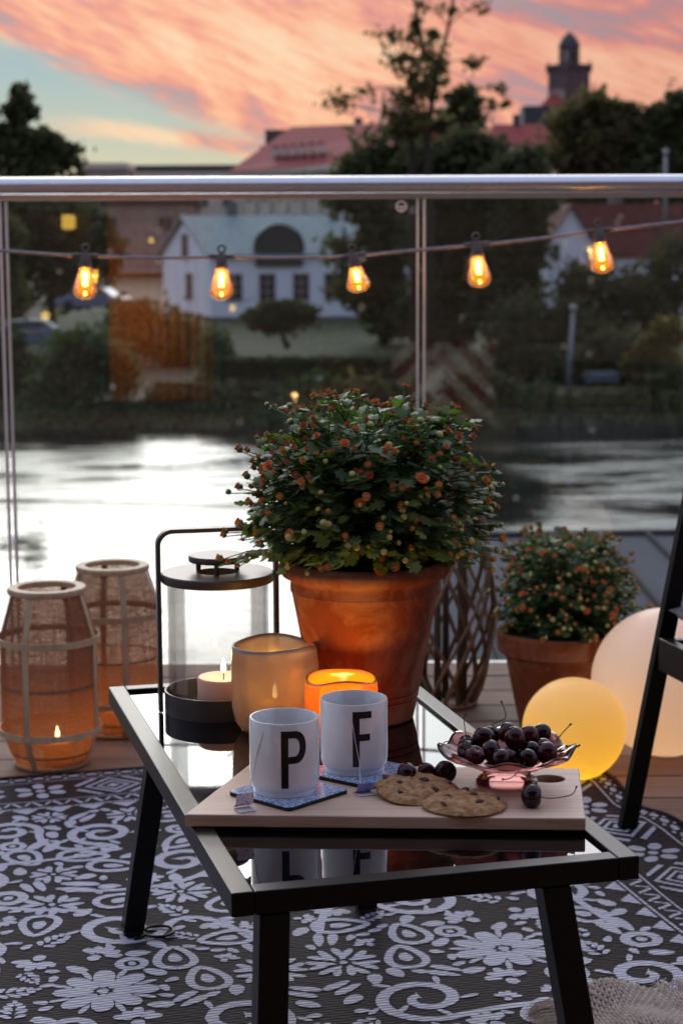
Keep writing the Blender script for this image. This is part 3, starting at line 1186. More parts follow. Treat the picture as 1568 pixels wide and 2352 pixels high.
def red_cottage():
    D = 118
    A = at(1250, 690, D)
    bw = (1366 - 1250) * px(D)
    t = thing('gabled_house', 'white gabled house with red tiled roof behind dark bushes', 'house', (A.x, D, A.z), rad(6))
    Hh = (690 - 568) * px(D)
    ap = (690 - 478) * px(D)
    Ln = 11.0
    w = MB()
    w.add([(0, 0, -1), (bw, 0, -1), (bw, 0, Hh), (bw / 2, 0, ap), (0, 0, Hh),
           (0 + 5, Ln * 0, -1), ], [(0, 1, 2, 3, 4)])
    # long side runs to the right
    w.add([(bw, 0, -1), (bw + Ln, 2.2, -1), (bw + Ln, 2.2, Hh), (bw, 0, Hh)], [(0, 1, 2, 3)])
    w.add([(0, 0, -1), (0, 0, Hh), (-0.2, 6, Hh), (-0.2, 6, -1)], [(0, 1, 2, 3)])
    w.build('wall', M['white_render'], t)
    r = MB()
    th = 0.14
    o_ = 0.3

    def slab(a, b, c, d):
        up = [(p[0], p[1], p[2] + th) for p in (a, b, c, d)]
        r.add([a, b, c, d] + up, [(0, 3, 2, 1), (4, 5, 6, 7), (0, 1, 5, 4), (1, 2, 6, 5), (2, 3, 7, 6), (3, 0, 4, 7)])
    k = (ap - Hh) / (bw / 2)
    slab((bw / 2, -o_, ap), (bw + 0.45, -o_, Hh - 0.45 * k), (bw + Ln, 2.0, Hh - 0.45 * k), (bw / 2 + Ln, 2.2, ap))
    slab((bw / 2, -o_, ap), (bw / 2 + Ln, 2.2, ap), (Ln - 1, 6, Hh), (-0.4, 4, Hh - 0.3))
    slab((-0.42, -o_, Hh - 0.42 * k), (bw / 2, -o_, ap), (bw / 2, 4, ap), (-0.42, 4, Hh - 0.42 * k))
    ro = r.build('roof', M['old_red_roof'], t)
    MB().box((bw / 2 + 3.0, 0.9, ap + 0.1), (0.75, 0.75, 1.3)).build('chimney', M['plinth'], ro, bevel=0.03)
    window(t, ((1275 - 1250) * px(D), 0, (690 - 582) * px(D)), 0.42, 1.0, bars=(1, 2))
    window(t, (bw + 4, 0.72, Hh - 1.4), 1.0, 1.2, rad(11))
    return t


red_cottage()


def manor():
    D = 235
    L0 = at(541, 395, D)
    t = thing('large_building', 'long cream building with red hipped roof and row of dormers on the skyline', 'building', (L0.x, D, -3))
    eave = L0.z + 3
    Wd = (905 - 541) * px(D)
    ridge = at(700, 290, D).z + 3
    dep = 14.0
    w = MB()
    K = 1.9                                              # the front runs towards us on the right
    w.add([(0, 0, 0), (Wd, -K * Wd, 0), (Wd, dep, 0), (0, dep, 0), (0, 0, eave), (Wd, -K * Wd, eave), (Wd, dep, eave), (0, dep, eave)],
          [(0, 1, 5, 4), (3, 0, 4, 7), (1, 2, 6, 5), (2, 3, 7, 6)])
    w.build('wall', M['cream_render'], t)
    MB().bar((-0.4, 0.2, eave - 0.25), (Wd, -K * Wd - 0.4, eave - 0.25), 0.9, 0.55).build('cornice', M['cream_render'], t)
    r = MB()
    hx = 6.8
    a, b, c, d = (-0.9, -0.7, eave), (Wd + .3, -K * Wd - 1.2, eave), (Wd + .3, dep + .5, eave), (-0.6, dep + .5, eave)
    e, f = (hx, dep / 2 - 6, ridge), (Wd + .3, dep / 2 - K * Wd * 0.8, ridge - 0.8)
    r.add([a, b, c, d, e, f], [(0, 1, 5, 4), (3, 0, 4), (2, 3, 4, 5), (3, 2, 1, 0), (1, 2, 5)])
    ro = r.build('roof', M['red_roof'], t)
    ch = MB()
    cx0, cx1 = (606 - 541) * px(D), (657 - 541) * px(D)
    zt, zb = at(630, 294, D).z + 3, eave - 0.5
    ch.box(((cx0 + cx1) / 2, dep / 2 - 1.5, (zt + zb) / 2), (cx1 - cx0, 3.6, zt - zb))
    ch.box((cx0 - 0.35, dep / 2 - 1.5, zb + (zt - zb) * 0.33), (0.6, 3.2, (zt - zb) * 0.66))
    ch.build('chimney', M['dark_stone'], ro, bevel=0.06)
    MB().box(((820 - 541) * px(D), dep / 2, ridge + 0.5), (1.0, 1.2, 1.7)).build('chimney', M['dark_stone'], ro, bevel=0.04)
    for i in range(6):
        xx = (638 + i * 20 - 541) * px(D)
        z = at(700, 356, D).z + 3
        y = 2.2 - K * xx
        dmr = MB()
        dmr.box((xx, y, z), (0.62, 2.6, 0.95))
        dm = dmr.build('dormer', M['cream_render'], t)
        k = MB()
        k.add([(xx - .45, y - 1.4, z + .48), (xx + .45, y - 1.4, z + .48), (xx + .45, y + 1.6, z + .48), (xx - .45, y + 1.6, z + .48), (xx, y - 1.4, z + .8), (xx, y + 1.6, z + .8)],
              [(0, 1, 4), (1, 2, 5, 4), (3, 0, 4, 5)])
        k.build('dormer_roof', M['red_roof'], dm)
    for i in range(9):
        xx = (575 + i * 36 - 541) * px(D)
        for z in (eave - 2.6, eave - 6.2):
            window(t, (xx, -K * xx, z), 1.5, 2.0, math.atan2(-K, 1), (2, 2))
    for i in range(10):
        xx = (557 + i * 36 - 541) * px(D)
        MB().bar((xx - .1, -K * xx - 0.1, 1), (xx - .1, -K * xx - 0.1, eave - .6), 0.4, 0.4, (0, 1, 0)).build('pilaster', M['cream_render'], t)
    return t


manor()


def red_wing(label, x0, x1, ye, yr, D, hip):
    a = at(x0, ye, D)
    W = (x1 - x0) * px(D)
    t = thing('tiled_wing', label, 'building', (a.x, D, -3))
    e, rz = a.z + 3, at(x0, yr, D).z + 3
    dp = 9.0
    MB().box((W / 2, dp / 2, e / 2), (W, dp, e)).build('wall', M['cream_render'], t)
    h = 3.0 if hip else -0.5
    ro = MB().add([(-.5, -.5, e), (W + .5, -.5, e), (W + .5, dp + .5, e), (-.5, dp + .5, e), (h, dp / 2, rz), (W - (h if hip else -.5), dp / 2, rz)],
                  [(0, 1, 5, 4), (3, 0, 4), (1, 2, 5), (2, 3, 4, 5), (3, 2, 1, 0)]).build('roof', M['red_roof'], t)
    MB().box((W * 0.3, dp / 2, rz + 0.3), (0.9, 0.9, 1.8)).build('chimney', M['dark_stone'], ro, bevel=0.05)
    for i in range(4):
        window(t, (W * (i + 0.6) / 4.4, 0, e - 1.6), 0.9, 1.6)
    return t


red_wing('red tiled roof wing between the two tall trees', 890, 1150, 372, 286, 250, True)
red_wing('low red tiled roof beneath the domed tower', 1145, 1300, 331, 281, 240, False)


def church():
    D = 300
    k = px(D)
    c = at(1305, 215, D)
    t = thing('domed_tower', 'dark stone tower with pointed dome and balustrade above red hipped roof', 'tower', (c.x, D, -2))

    def Z(py):
        return at(1305, py, D).z + 2
    b = MB()
    w = 66 * k
    b.box((0, 0, (Z(165)) / 2), (w, w, Z(165)), Matrix.Rotation(rad(32), 3, 'Z'))
    b.build('shaft', M['dark_stone'], t)
    f = MB()                                            # lit left side of the shaft, put in as a paler colour
    for a in (rad(32),):
        R = Matrix.Rotation(a, 3, 'Z')
        f.box(R @ Vector((-w / 2 - .02, 0, Z(200) - 3)), (0.5, w * 0.86, Z(165) - Z(240)), R)
    f.build('painted_lit_side', M['stone'], t)
    bal = t
    R = Matrix.Rotation(rad(32), 3, 'Z')
    for i in range(4):
        R2 = Matrix.Rotation(rad(32 + 90 * i), 3, 'Z')
        rl = MB()
        rl.box(R2 @ Vector((0, -w / 2, Z(152))), (w, 0.35, 0.4), R2)
        for j in range(7):
            rl.box(R2 @ Vector((-w / 2 + w * (j + .5) / 7, -w / 2, Z(159))), (0.28, 0.28, Z(152) - Z(167)), R2)
        rl.build('balustrade', M['dark_stone'], t)
        pn = MB()
        pn.lathe([(0.36, 0), (0.36, 0.9), (0.46, 0.95), (0.46, 1.1), (0.2, 1.2), (0.08, 1.7), (0, 1.85)], 8, R2 @ Vector((-w / 2, -w / 2, Z(167))))
        pn.build('pinnacle', M['dark_stone'], t)
    dr = MB()
    rw = 22.8 * k
    dr.lathe([(rw * 1.12, Z(170)), (rw * 1.12, Z(166)), (rw, Z(164)), (rw, Z(112)), (rw * 1.06, Z(111)), (rw * 1.06, Z(106))], 8)
    dr.build('drum', M['dark_stone'], t)
    for i in range(8):
        R2 = Matrix.Rotation(rad(22.5 + 45 * i), 3, 'Z')
        MB().box(R2 @ Vector((0, -rw * 0.925, Z(138))), (rw * 0.34, 0.3, Z(120) - Z(158)), R2).build('opening', M['stone'] if i in (6, 7) else M['window'], t)  # left openings paler: the lit side put into the colour
    dm = MB()
    dm.lathe([(rw * 1.1, Z(107)), (rw * 1.04, Z(103)), (rw * 0.93, Z(96)), (rw * 0.74, Z(88)), (rw * 0.48, Z(81)), (rw * 0.18, Z(75.5)), (0.0, Z(71))], 16)
    dm.build('dome', M['dark_roof'], t, smooth=50)
    rf = MB()
    x0, x1 = (1195 - 1305) * k, (1400 - 1305) * k
    e, tp = Z(292), Z(204)
    rf.add([(x0, -9, e), (x1, -9, e), (x1, 9, e), (x0, 9, e), (-w * .45, 0, tp), (w * .6, 0, tp)], [(0, 1, 5, 4), (3, 0, 4), (1, 2, 5), (2, 3, 4, 5), (3, 2, 1, 0)])
    rf.build('hipped_roof', M['red_roof'], t)
    MB().box(((1240 - 1305) * k, -7, Z(272) - 1.2), (100 * k, 6, 5)).build('parapet', M['dark_roof'], t)
    MB().box(((x0 + x1) / 2, 0, e / 2), (x1 - x0, 16, e)).build('nave', M['stone'], t)
    return t


church()


def slab_block(label, x0, x1, yt, D, mat, roofmat, rows=1):
    a = at(x0, yt, D)
    W = (x1 - x0) * px(D)
    t = thing('long_block', label, 'building', (a.x, D, -3))
    h = a.z + 3
    MB().box((W / 2, 6, h / 2), (W, 12, h)).build('wall', mat, t)
    MB().box((W / 2, 6, h + 0.45), (W + 0.8, 12.8, 0.9)).build('roof', roofmat, t)
    n = int(W / 4)
    for r_ in range(rows):
        for i in range(n):
            window(t, ((i + .5) * W / n, 0, h - 2.0 - 3.4 * r_), 1.6, 1.5)
    return t


slab_block('long dark slate roofed block on the skyline left of the cream building', 272, 545, 392, 330, M['cream_render'], M['dark_roof'], 2)
slab_block('low brownish block beside the left skyline tree', 176, 284, 388, 300, M['stone'], M['cream_render'], 2)
slab_block('brown block behind the white house, part building, part painted glass reflection', 190, 440, 470, 200, M['stone'], M['dark_roof'], 3)  # building and brown glass reflection, put in as one solid block


def street_lamp(label, xt, yt, xb, yb, D, grp):
    b, tp = at(xb, yb, D), at(xt, yt, D)
    t = thing('street_lamp', label, 'street lamp', b, 0, grp)
    MB().tube([(0, 0, -0.3), tp - b], [0.13, 0.08], 10).build('pole', M['pole'], t, smooth=180)
    MB().lathe([(0.09, -0.1), (0.15, 0.0), (0.17, 0.14), (0.09, 0.22), (0, 0.24)], 12, tp - b).build('lamp_head', M['pole_glass'], t, smooth=60)


street_lamp('slim grey lamp post standing on the far bank by dark bushes', 1316, 712, 1303, 893, 84, 'lamp posts')
street_lamp('pale lamp post behind the railing at the far right', 1528, 352, 1524, 560, 105, 'lamp posts')


def bench():
    D = 86
    c = at(1382, 892, D)
    t = thing('park_bench', 'bluish park bench on the far bank below dark bushes', 'bench', (c.x, D, c.z - 0.1))
    for i in range(3):
        MB().box((0, 0.14 * i, 0.45), (1.5, 0.11, 0.05)).build('slat', M['paint_car'], t)
    for i in range(2):
        MB().box((0, 0.45, 0.62 + 0.16 * i), (1.5, 0.04, 0.12)).build('slat', M['paint_car'], t)
    for s in (-0.6, 0.6):
        mb = MB()
        mb.box((s, 0.0, 0.2), (0.06, 0.06, 0.45))
        mb.box((s, 0.42, 0.42), (0.06, 0.06, 0.9))
        mb.build('leg', M['dark_door'], t)


bench()


def car(label, cx, cy, D, yaw, mat):
    c = at(cx, cy, D)
    t = thing('parked_car', label, 'car', (c.x, D, c.z), yaw, 'cars by the left bank')
    b = MB()
    prof = [(-2.1, .3), (-2.15, .75), (-1.5, .9), (-0.9, 1.38), (0.7, 1.42), (1.35, .95), (2.1, .8), (2.15, .3)]
    V = [(x, s * 0.85 * (1 - 0.12 * (z > 1)), z) for s in (-1, 1) for x, z in prof]
    n = len(prof)
    b.add(V, [tuple(range(n)), tuple(range(2 * n - 1, n - 1, -1))] + [(i, n + i, n + (i + 1) % n, (i + 1) % n) for i in range(n)])
    b.build('body', mat, t, bevel=0.08)
    MB().add([(-1.25, -.862, .95), (1.05, -.862, .95), (.6, -.80, 1.34), (-.85, -.80, 1.34)], [(0, 1, 2, 3)]).build('window', M['window'], t)
    for x in (-1.3, 1.3):
        for s in (-.8, .8):
            wm = MB()
            wm.lathe([(0.0, -.1), (.32, -.1), (.34, 0), (.32, .1), (0, .1)], 16)
            o = wm.build('wheel', M['rubber'], t)
            o.location = (x, s, .33)
            o.rotation_euler = (rad(90), 0, 0)
    return t


car('bluish car parked at the left edge of the bank under the trees', 70, 800, 92, rad(4), M['paint_car'])
car('bluish car with rounded roof behind the round bush', 218, 716, 112, rad(-12), M['paint_car'])

# ------------------------------------------------------------------ trees and hedges
G = 'trees across the water'
tree('conifer_tree', 'dark layered tree with pale top at the far left', [(50, 215, 22, 28), (48, 262, 46, 30), (30, 320, 62, 34), (100, 318, 42, 28), (70, 370, 105, 40), (150, 350, 28, 24), (80, 440, 120, 60)],
     150, 5200, M['tree_dark'], [(70, 700), (66, 400), (52, 200)], 0.75, group=G, seed=1, clump=0.26, trunk_r=0.45)
tree('broadleaf_tree', 'dark broad tree behind the glass at the left edge', [(60, 500, 90, 70), (150, 540, 90, 80), (40, 620, 80, 80), (170, 640, 70, 70), (250, 570, 30, 60)],
     118, 5200, M['tree_dark'], [(120, 790), (118, 600), (110, 480)], 0.62, group=G, seed=2)
tree('broadleaf_tree', 'tall slender tree beside the leftmost glass joint', [(15, 560, 50, 60), (20, 680, 45, 70)], 98, 1800, M['tree_mid'],
     [(40, 860), (32, 650), (20, 520)], 0.5, group=G, seed=3)
tree('broadleaf_tree', 'broad dark tree right of the cream building', [(850, 375, 75, 50), (920, 350, 70, 55), (830, 440, 70, 60), (860, 560, 85, 80), (900, 470, 80, 70), (845, 650, 75, 60), (900, 720, 70, 60)],
     112, 9000, M['tree_mid'], [(880, 850), (880, 600), (880, 350)], 0.55, group=G, seed=4)
tree('broadleaf_tree', 'dark rounded tree left of the middle glass joint', [(1010, 380, 80, 60), (1085, 350, 80, 55), (1000, 500, 90, 90), (1090, 470, 90, 90), (1040, 620, 100, 90), (1130, 600, 80, 90), (1000, 740, 80, 70)],
     108, 11000, M['tree_dark'], [(1040, 880), (1040, 600), (1050, 360)], 0.55, group=G, seed=5)
tree('broadleaf_tree', 'dark tree standing before the white gabled house', [(1180, 390, 70, 50), (1210, 480, 60, 70), (1190, 600, 60, 80), (1150, 700, 80, 70)], 104, 5600, M['tree_dark'],
     [(1180, 860), (1180, 620), (1185, 380)], 0.52, group=G, seed=6)
tree('tall_sparse_tree', 'tall thin tree with bare forked trunks against the pink sky',
     [(905, 85, 26, 16), (940, 88, 16, 16), (915, 135, 30, 14), (925, 165, 26, 20), (985, 115, 14, 22), (985, 165, 34, 40), (1010, 150, 18, 30), (940, 225, 42, 18), (900, 255, 32, 24), (950, 270, 40, 30),
      (1030, 20, 20, 12), (965, 10, 12, 14), (1095, 15, 16, 12), (770, 235, 34, 20), (840, 205, 16, 12), (1095, 145, 18, 14), (1145, 205, 18, 12), (1130, 240, 12, 14), (1160, 240, 14, 7)],
     100, 1500, M['tree_olive'],
     [(985, 860), (988, 500), (980, 330), (992, 230), (1006, 150), (1030, 60), (1045, -30)], 0.34, group=G, seed=7, trunk_r=0.24, clump=0.75, k_per=6, lw=0.4)
tree('tall_sparse_tree', 'slim second trunk leaning left beside the tallest tree', [(955, 60, 12, 26), (990, 80, 16, 14), (960, 190, 22, 20), (930, 300, 40, 24), (1000, 290, 30, 28)], 101, 900, M['tree_mid'],
     [(950, 860), (948, 500), (945, 320), (935, 260), (955, 190), (970, 120), (958, 30), (940, -40)], 0.36, group=G, seed=8, trunk_r=0.22, k_per=8, clump=0.4, lw=0.5)
tree('broadleaf_tree', 'small round tree top right of the bare forked trunks', [(1060, 240, 46, 24), (1070, 215, 26, 22), (1040, 265, 40, 22), (1075, 275, 40, 26)], 122, 1500, M['tree_mid'],
     [(1060, 700), (1060, 400), (1062, 240)], 0.45, group=G, seed=9, clump=0.3)
tree('broadleaf_tree', 'large tree in front of the domed tower', [(1375, 255, 60, 45), (1330, 310, 65, 50), (1400, 330, 75, 70), (1440, 270, 30, 40), (1310, 375, 80, 45), (1420, 410, 80, 60), (1300, 440, 80, 40), (1390, 480, 80, 40)],
     130, 8200, M['tree_olive'], [(1380, 700), (1380, 450), (1385, 250)], 0.62, group=G, seed=10)
tree('broadleaf_tree', 'dark tree cut off by the right edge of the view', [(1550, 260, 60, 50), (1500, 300, 34, 40), (1530, 360, 70, 60), (1590, 320, 50, 80), (1540, 430, 80, 50)], 128, 5200, M['tree_dark'],
     [(1550, 700), (1550, 450), (1552, 240)], 0.62, group=G, seed=11, clump=0.26)
tree('lawn_tree', 'small leaning tree on the lawn before the white house', [(645, 728, 72, 34), (605, 735, 40, 26), (690, 722, 40, 24), (640, 708, 50, 20)], 103, 2600, M['tree_mid'],
     [(662, 800), (650, 775), (640, 745)], 0.34, group=G, seed=12, trunk_r=0.2)
tree('garden_tree', 'yellowish young tree among the dark bushes at the right', [(1490, 790, 46, 34), (1530, 760, 34, 40), (1510, 840, 60, 40), (1460, 830, 36, 26)], 88, 1900, M['tree_yellow'],
     [(1505, 930), (1505, 840), (1512, 770)], 0.32, group=G, seed=13, trunk_r=0.12)
for i, (bl, D, n, mt, lab) in enumerate([
    ([(1400, 660, 90, 60), (1330, 650, 60, 50), (1420, 720, 90, 60)], 100, 4200, 'tree_dark', 'tall dark bushes right of the white gabled wall'),
    ([(1540, 640, 70, 80), (1500, 700, 60, 70)], 102, 3200, 'tree_dark', 'dark leafy mass under the red roof at the right edge'),
    ([(1230, 760, 100, 80), (1330, 790, 90, 70), (1180, 830, 90, 60)], 95, 5600, 'tree_dark', 'wide dark thicket behind the slim lamp post'),
    ([(1420, 830, 90, 60), (1340, 860, 70, 50)], 91, 3000, 'tree_dark', 'dark low thicket behind the park bench'),
    ([(205, 830, 95, 70), (150, 870, 70, 60), (270, 860, 50, 50)], 82, 4400, 'shrub_green', 'round bush leaning over the water at the left'),
    ([(60, 880, 80, 60), (20, 820, 50, 60)], 86, 2400, 'hedge', 'dark bush at the left edge of the bank'),
    ([(340, 770, 90, 60), (420, 800, 60, 70), (300, 720, 50, 40)], 100, 3600, 'shrub_green', 'bright green shrubs left of the white house'),
    ([(500, 830, 46, 60)], 93, 1200, 'shrub_green', 'narrow upright shrub at the end of the long hedge'),
    ([(720, 900, 60, 30), (660, 915, 60, 24)], 83.5, 1500, 'shrub_green', 'fresh green shrub at the water edge'),
    ([(820, 905, 60, 34), (860, 920, 40, 24)], 83, 1500, 'tree_olive', 'olive rounded shrub at the water edge'),
    ([(1100, 900, 80, 40), (1180, 915, 70, 30), (1060, 930, 60, 30)], 83, 2600, 'hedge', 'dark shrubs along the water right of the joint'),
    ([(1300, 935, 80, 26), (1400, 940, 80, 26), (1480, 925, 60, 34)], 82, 2600, 'hedge', 'low dark plants along the right bank'),
    ([(560, 935, 90, 26), (440, 930, 90, 30)], 82, 2600, 'hedge', 'low dark plants along the middle bank'),
    ([(1540, 900, 60, 50), (1560, 960, 50, 30)], 82.5, 1800, 'hedge', 'dark bush at the right end of the bank')]):
    bush('bank_shrub', lab, bl, D, n, M[mt], 0.34, group='shrubs on the far bank', seed=i)


def hedge(label, x0, x1, yt, yb, D, n, seed):
    r = np.random.default_rng(seed)
    a, b = at(x0, yb, D), at(x1, yt, D)
    t = thing('clipped_hedge', label, 'hedge', ((a.x + b.x) / 2, D, a.z), 0, 'clipped hedges')
    W, h, dp = b.x - a.x, b.z - a.z, 1.0
    MB().box((0, 0, h * 0.45), (W * 0.98, dp * 0.7, h * 0.9)).build('twigs', M['bark'], t)
    u = r.uniform(-1, 1, size=(n, 3))
    ax = r.integers(0, 3, size=n)
    keep = ax != 1
    u[ax == 0, 1] = -1
    u[ax == 2, 2] = 1
    p = np.stack([u[:, 0] * W / 2, u[:, 1] * dp / 2, (u[:, 2] + 1) * h / 2], 1) + r.normal(size=(n, 3)) * 0.07
    inst('foliage', quad_mesh('foliage', leaves_mesh(p, 0.22, r), M['hedge']), t)


hedge('long clipped hedge at the foot of the lawn', 505, 965, 826, 884, 88, 6500, 1)
hedge('dark clipped hedge running along the water', 356, 960, 884, 948, 84.5, 7500, 2)
hedge('dark clipped hedge behind the right bank path', 1180, 1480, 800, 880, 92, 4500, 3)
hedge('dark clipped hedge at the far left bank', -20, 100, 826, 900, 90, 1800, 4)
# far wood that closes the view behind the houses
def far_wood():
    r = np.random.default_rng(77)
    n = 9000
    p = np.stack([r.uniform(-80, 80, n), r.uniform(255, 285, n), np.abs(r.normal(size=n)) * 2.2 - 3], 1)
    p[:, 2] += 1.6 * np.sin(p[:, 0] * 0.21) + 1.2 * np.sin(p[:, 0] * 0.53 + 1)
    o = inst('far_wood', quad_mesh('far_wood', leaves_mesh(p, 1.3, r), M['tree_dark']), None)
    tag(o, 'dark strip of distant trees behind the buildings', 'wood', kind='stuff')


far_wood()


def bank_plants():
    r = np.random.default_rng(8)
    n = 15000
    x = r.uniform(-34, 34, n)
    d = r.uniform(79.6, 84.5, n)
    h = 0.55 + 0.35 * np.sin(x * 0.9) + 0.3 * np.sin(x * 2.3 + 1) + 0.2 * np.sin(x * 5.1)
    z = -7.0 + 0.55 * np.clip((d - 79.6) / 2.0, 0, 1) + np.clip(h, 0.12, 1.3) * r.uniform(0, 1, n) ** 1.3
    o = inst('bank_plants', quad_mesh('bank_plants', leaves_mesh(np.stack([x, d, z], 1), 0.24, r), M['hedge']), None)
    tag(o, 'low green plants and reeds along the far water edge', 'plants', kind='stuff')


bank_plants()

# ------------------------------------------------------------------ balcony
def build_deck():
    d = structure(thing('deck', None, None))
    b = MB()
    for x in (-2.4, -1.2, 0, 1.2, 2.4):
        b.box((x, 1.33, -0.10), (0.06, 6.66, 0.12))
    b.build('joist', M['cladding'], d)
    y, i = -1.98, 0
    me = MB().box((0, 0, 0), (6.4, 0.139, 0.028)).mesh('plank', M['deck'])
    while y + 0.145 < 4.70:
        o = inst('plank', me, d)
        o.location = (rng.uniform(-0.3, 0.3), y + 0.0725, -0.014 - rng.uniform(0, 0.0012))
        md = o.modifiers.new('bevel', 'BEVEL')
        md.width, md.segments = 0.003, 2
        y += 0.145
    return d


build_deck()


def build_back():
    """the flat behind the camera, seen mirrored in the glass"""
    w = structure(thing('house_wall', None, None))
    y = -2.0
    ch = 0.13
    for i in range(23):
        z = 0.02 + ch * i
        for x0, x1 in ((-4.2, -1.46), (-0.70, 4.2)) if z < 2.05 else ((-4.2, 4.2),):
            MB().box(((x0 + x1) / 2, y - 0.02, z + ch / 2), (x1 - x0, 0.022, ch - 0.008)).build('cladding_board', M['cladding'], w)
    MB().box((0, y - 0.70, 1.5), (8.4, 0.06, 3.1)).build('backing', M['dark_door'], w)
    up = structure(thing('added_overhang', None, None))  # unseen overhang, added to keep the back sky off the foreground
    MB().box((0, -0.75, 2.80), (8.4, 2.7, 0.22)).build('slab', M['plinth'], up, bevel=0.01)
    d = thing('balcony_door', 'balcony door with an orange lit curtain, mirrored in the glass railing', 'door', (-1.08, y, 0))
    f = MB()
    for x in (-0.35, 0.35):
        f.box((x, 0.0, 1.02), (0.06, 0.08, 2.04))
    f.box((0, 0.0, 2.01), (0.64, 0.08, 0.06))
    f.box((0, 0.0, 0.03), (0.64, 0.08, 0.06))
    f.build('frame', M['dark_door'], d, bevel=0.004)
    c = MB()
    V, F = [], []
    n = 60
    for i in range(n + 1):
        x = -0.31 + 0.62 * i / n
        yy = -0.07 + 0.018 * math.sin(i * 1.1) + 0.006 * math.sin(i * 2.7)
        V += [(x, yy, 0.06), (x, yy, 1.97)]
    for i in range(n):
        F.append((2 * i, 2 * i + 2, 2 * i + 3, 2 * i + 1))
    c.add(V, F).build('lit_curtain', pm('curtain_cloth', (0.40, 0.16, 0.05), 0.9, 0.15, 30, transl=0.7, tcol=(0.9, 0.36, 0.08)), d, smooth=180)
    glow('room_lamp', (-0.16, -0.45, 0.62), 17.0, (1.0, 0.52, 0.16), d, 0.12)
    # two small lamps on the wall
    for nm, lab, p, s in (('wall_lantern', 'small square lit lamp mirrored high in the glass', (-1.60, 1.13), 0.075),
                          ('wall_lantern', 'tiny round lit lamp mirrored left of the white house', (-1.115, 1.02), 0.03),
                          ('wall_lantern', 'small lit lamp mirrored low at the far left of the glass', (-1.75, 0.58), 0.045),
                          ('wall_lantern', 'small lit lamp mirrored low beside the orange curtain', (-0.64, 0.62), 0.035)):
        l = thing(nm, lab, 'lamp', (p[0], y + 0.06, p[1]), 0, 'lamps mirrored in the glass')
        MB().box((0, 0, 0), (s, s, s * 1.15)).build('lit_glass', emis('lamp_' + nm, (1.0, 0.60, 0.10), 9.0), l, bevel=s * 0.2)
        MB().box((0, -0.03, s * 0.9), (s * 0.5, 0.06, 0.02)).build('bracket', M['black_metal'], l)
    # striped cushion on the floor against the wall
    m, nt, N, L, out = nodes('striped_cloth')
    pb = N.new('ShaderNodeBsdfPrincipled')
    tc = N.new('ShaderNodeTexCoord')
    sp = N.new('ShaderNodeSeparateXYZ')
    L.new(tc.outputs['Object'], sp.inputs[0])
    ab = N.new('ShaderNodeMath'); ab.operation = 'ABSOLUTE'
    L.new(sp.outputs[0], ab.inputs[0])
    ad = N.new('ShaderNodeMath'); ad.operation = 'ADD'
    L.new(ab.outputs[0], ad.inputs[0]); L.new(sp.outputs[2], ad.inputs[1])
    mu = N.new('ShaderNodeMath'); mu.operation = 'PINGPONG'
    L.new(ad.outputs[0], mu.inputs[0]); mu.inputs[1].default_value = 0.075
    L.new(ramp_node(nt, mu.outputs[0], [(0.030, (0.30, 0.035, 0.03)), (0.044, (0.62, 0.50, 0.38))]), pb.inputs['Base Color'])
    pb.inputs['Roughness'].default_value = 0.9
    L.new(pb.outputs[0], out.inputs[0])
    cu = thing('striped_cushion', 'red and beige striped cushion mirrored low in the glass railing', 'cushion', (0.56, -1.0, 0.24), rad(4))
    b = MB()
    n = 14
    for s in (-1, 1):
        V, F = [], []
        for i in range(n + 1):
            for j in range(n + 1):
                u, v = -1 + 2 * i / n, -1 + 2 * j / n
                th = 0.10 * (max(0, (1 - u ** 4) * (1 - v ** 4))) ** 0.5
                k = 1 - 0.06 * (1 - u * u) * abs(v) - 0.06 * (1 - v * v) * abs(u)
                V.append((u * 0.30 * k, s * th - v * 0.05, v * 0.24 * k))
        for i in range(n):
            for j in range(n):
                a = i * (n + 1) + j
                F.append((a, a + 1, a + n + 2, a + n + 1) if s > 0 else (a, a + n + 1, a + n + 2, a + 1))
        b.add(V, F)
    b.build('cover', m, cu, smooth=180)


build_back()

RY = 4.75


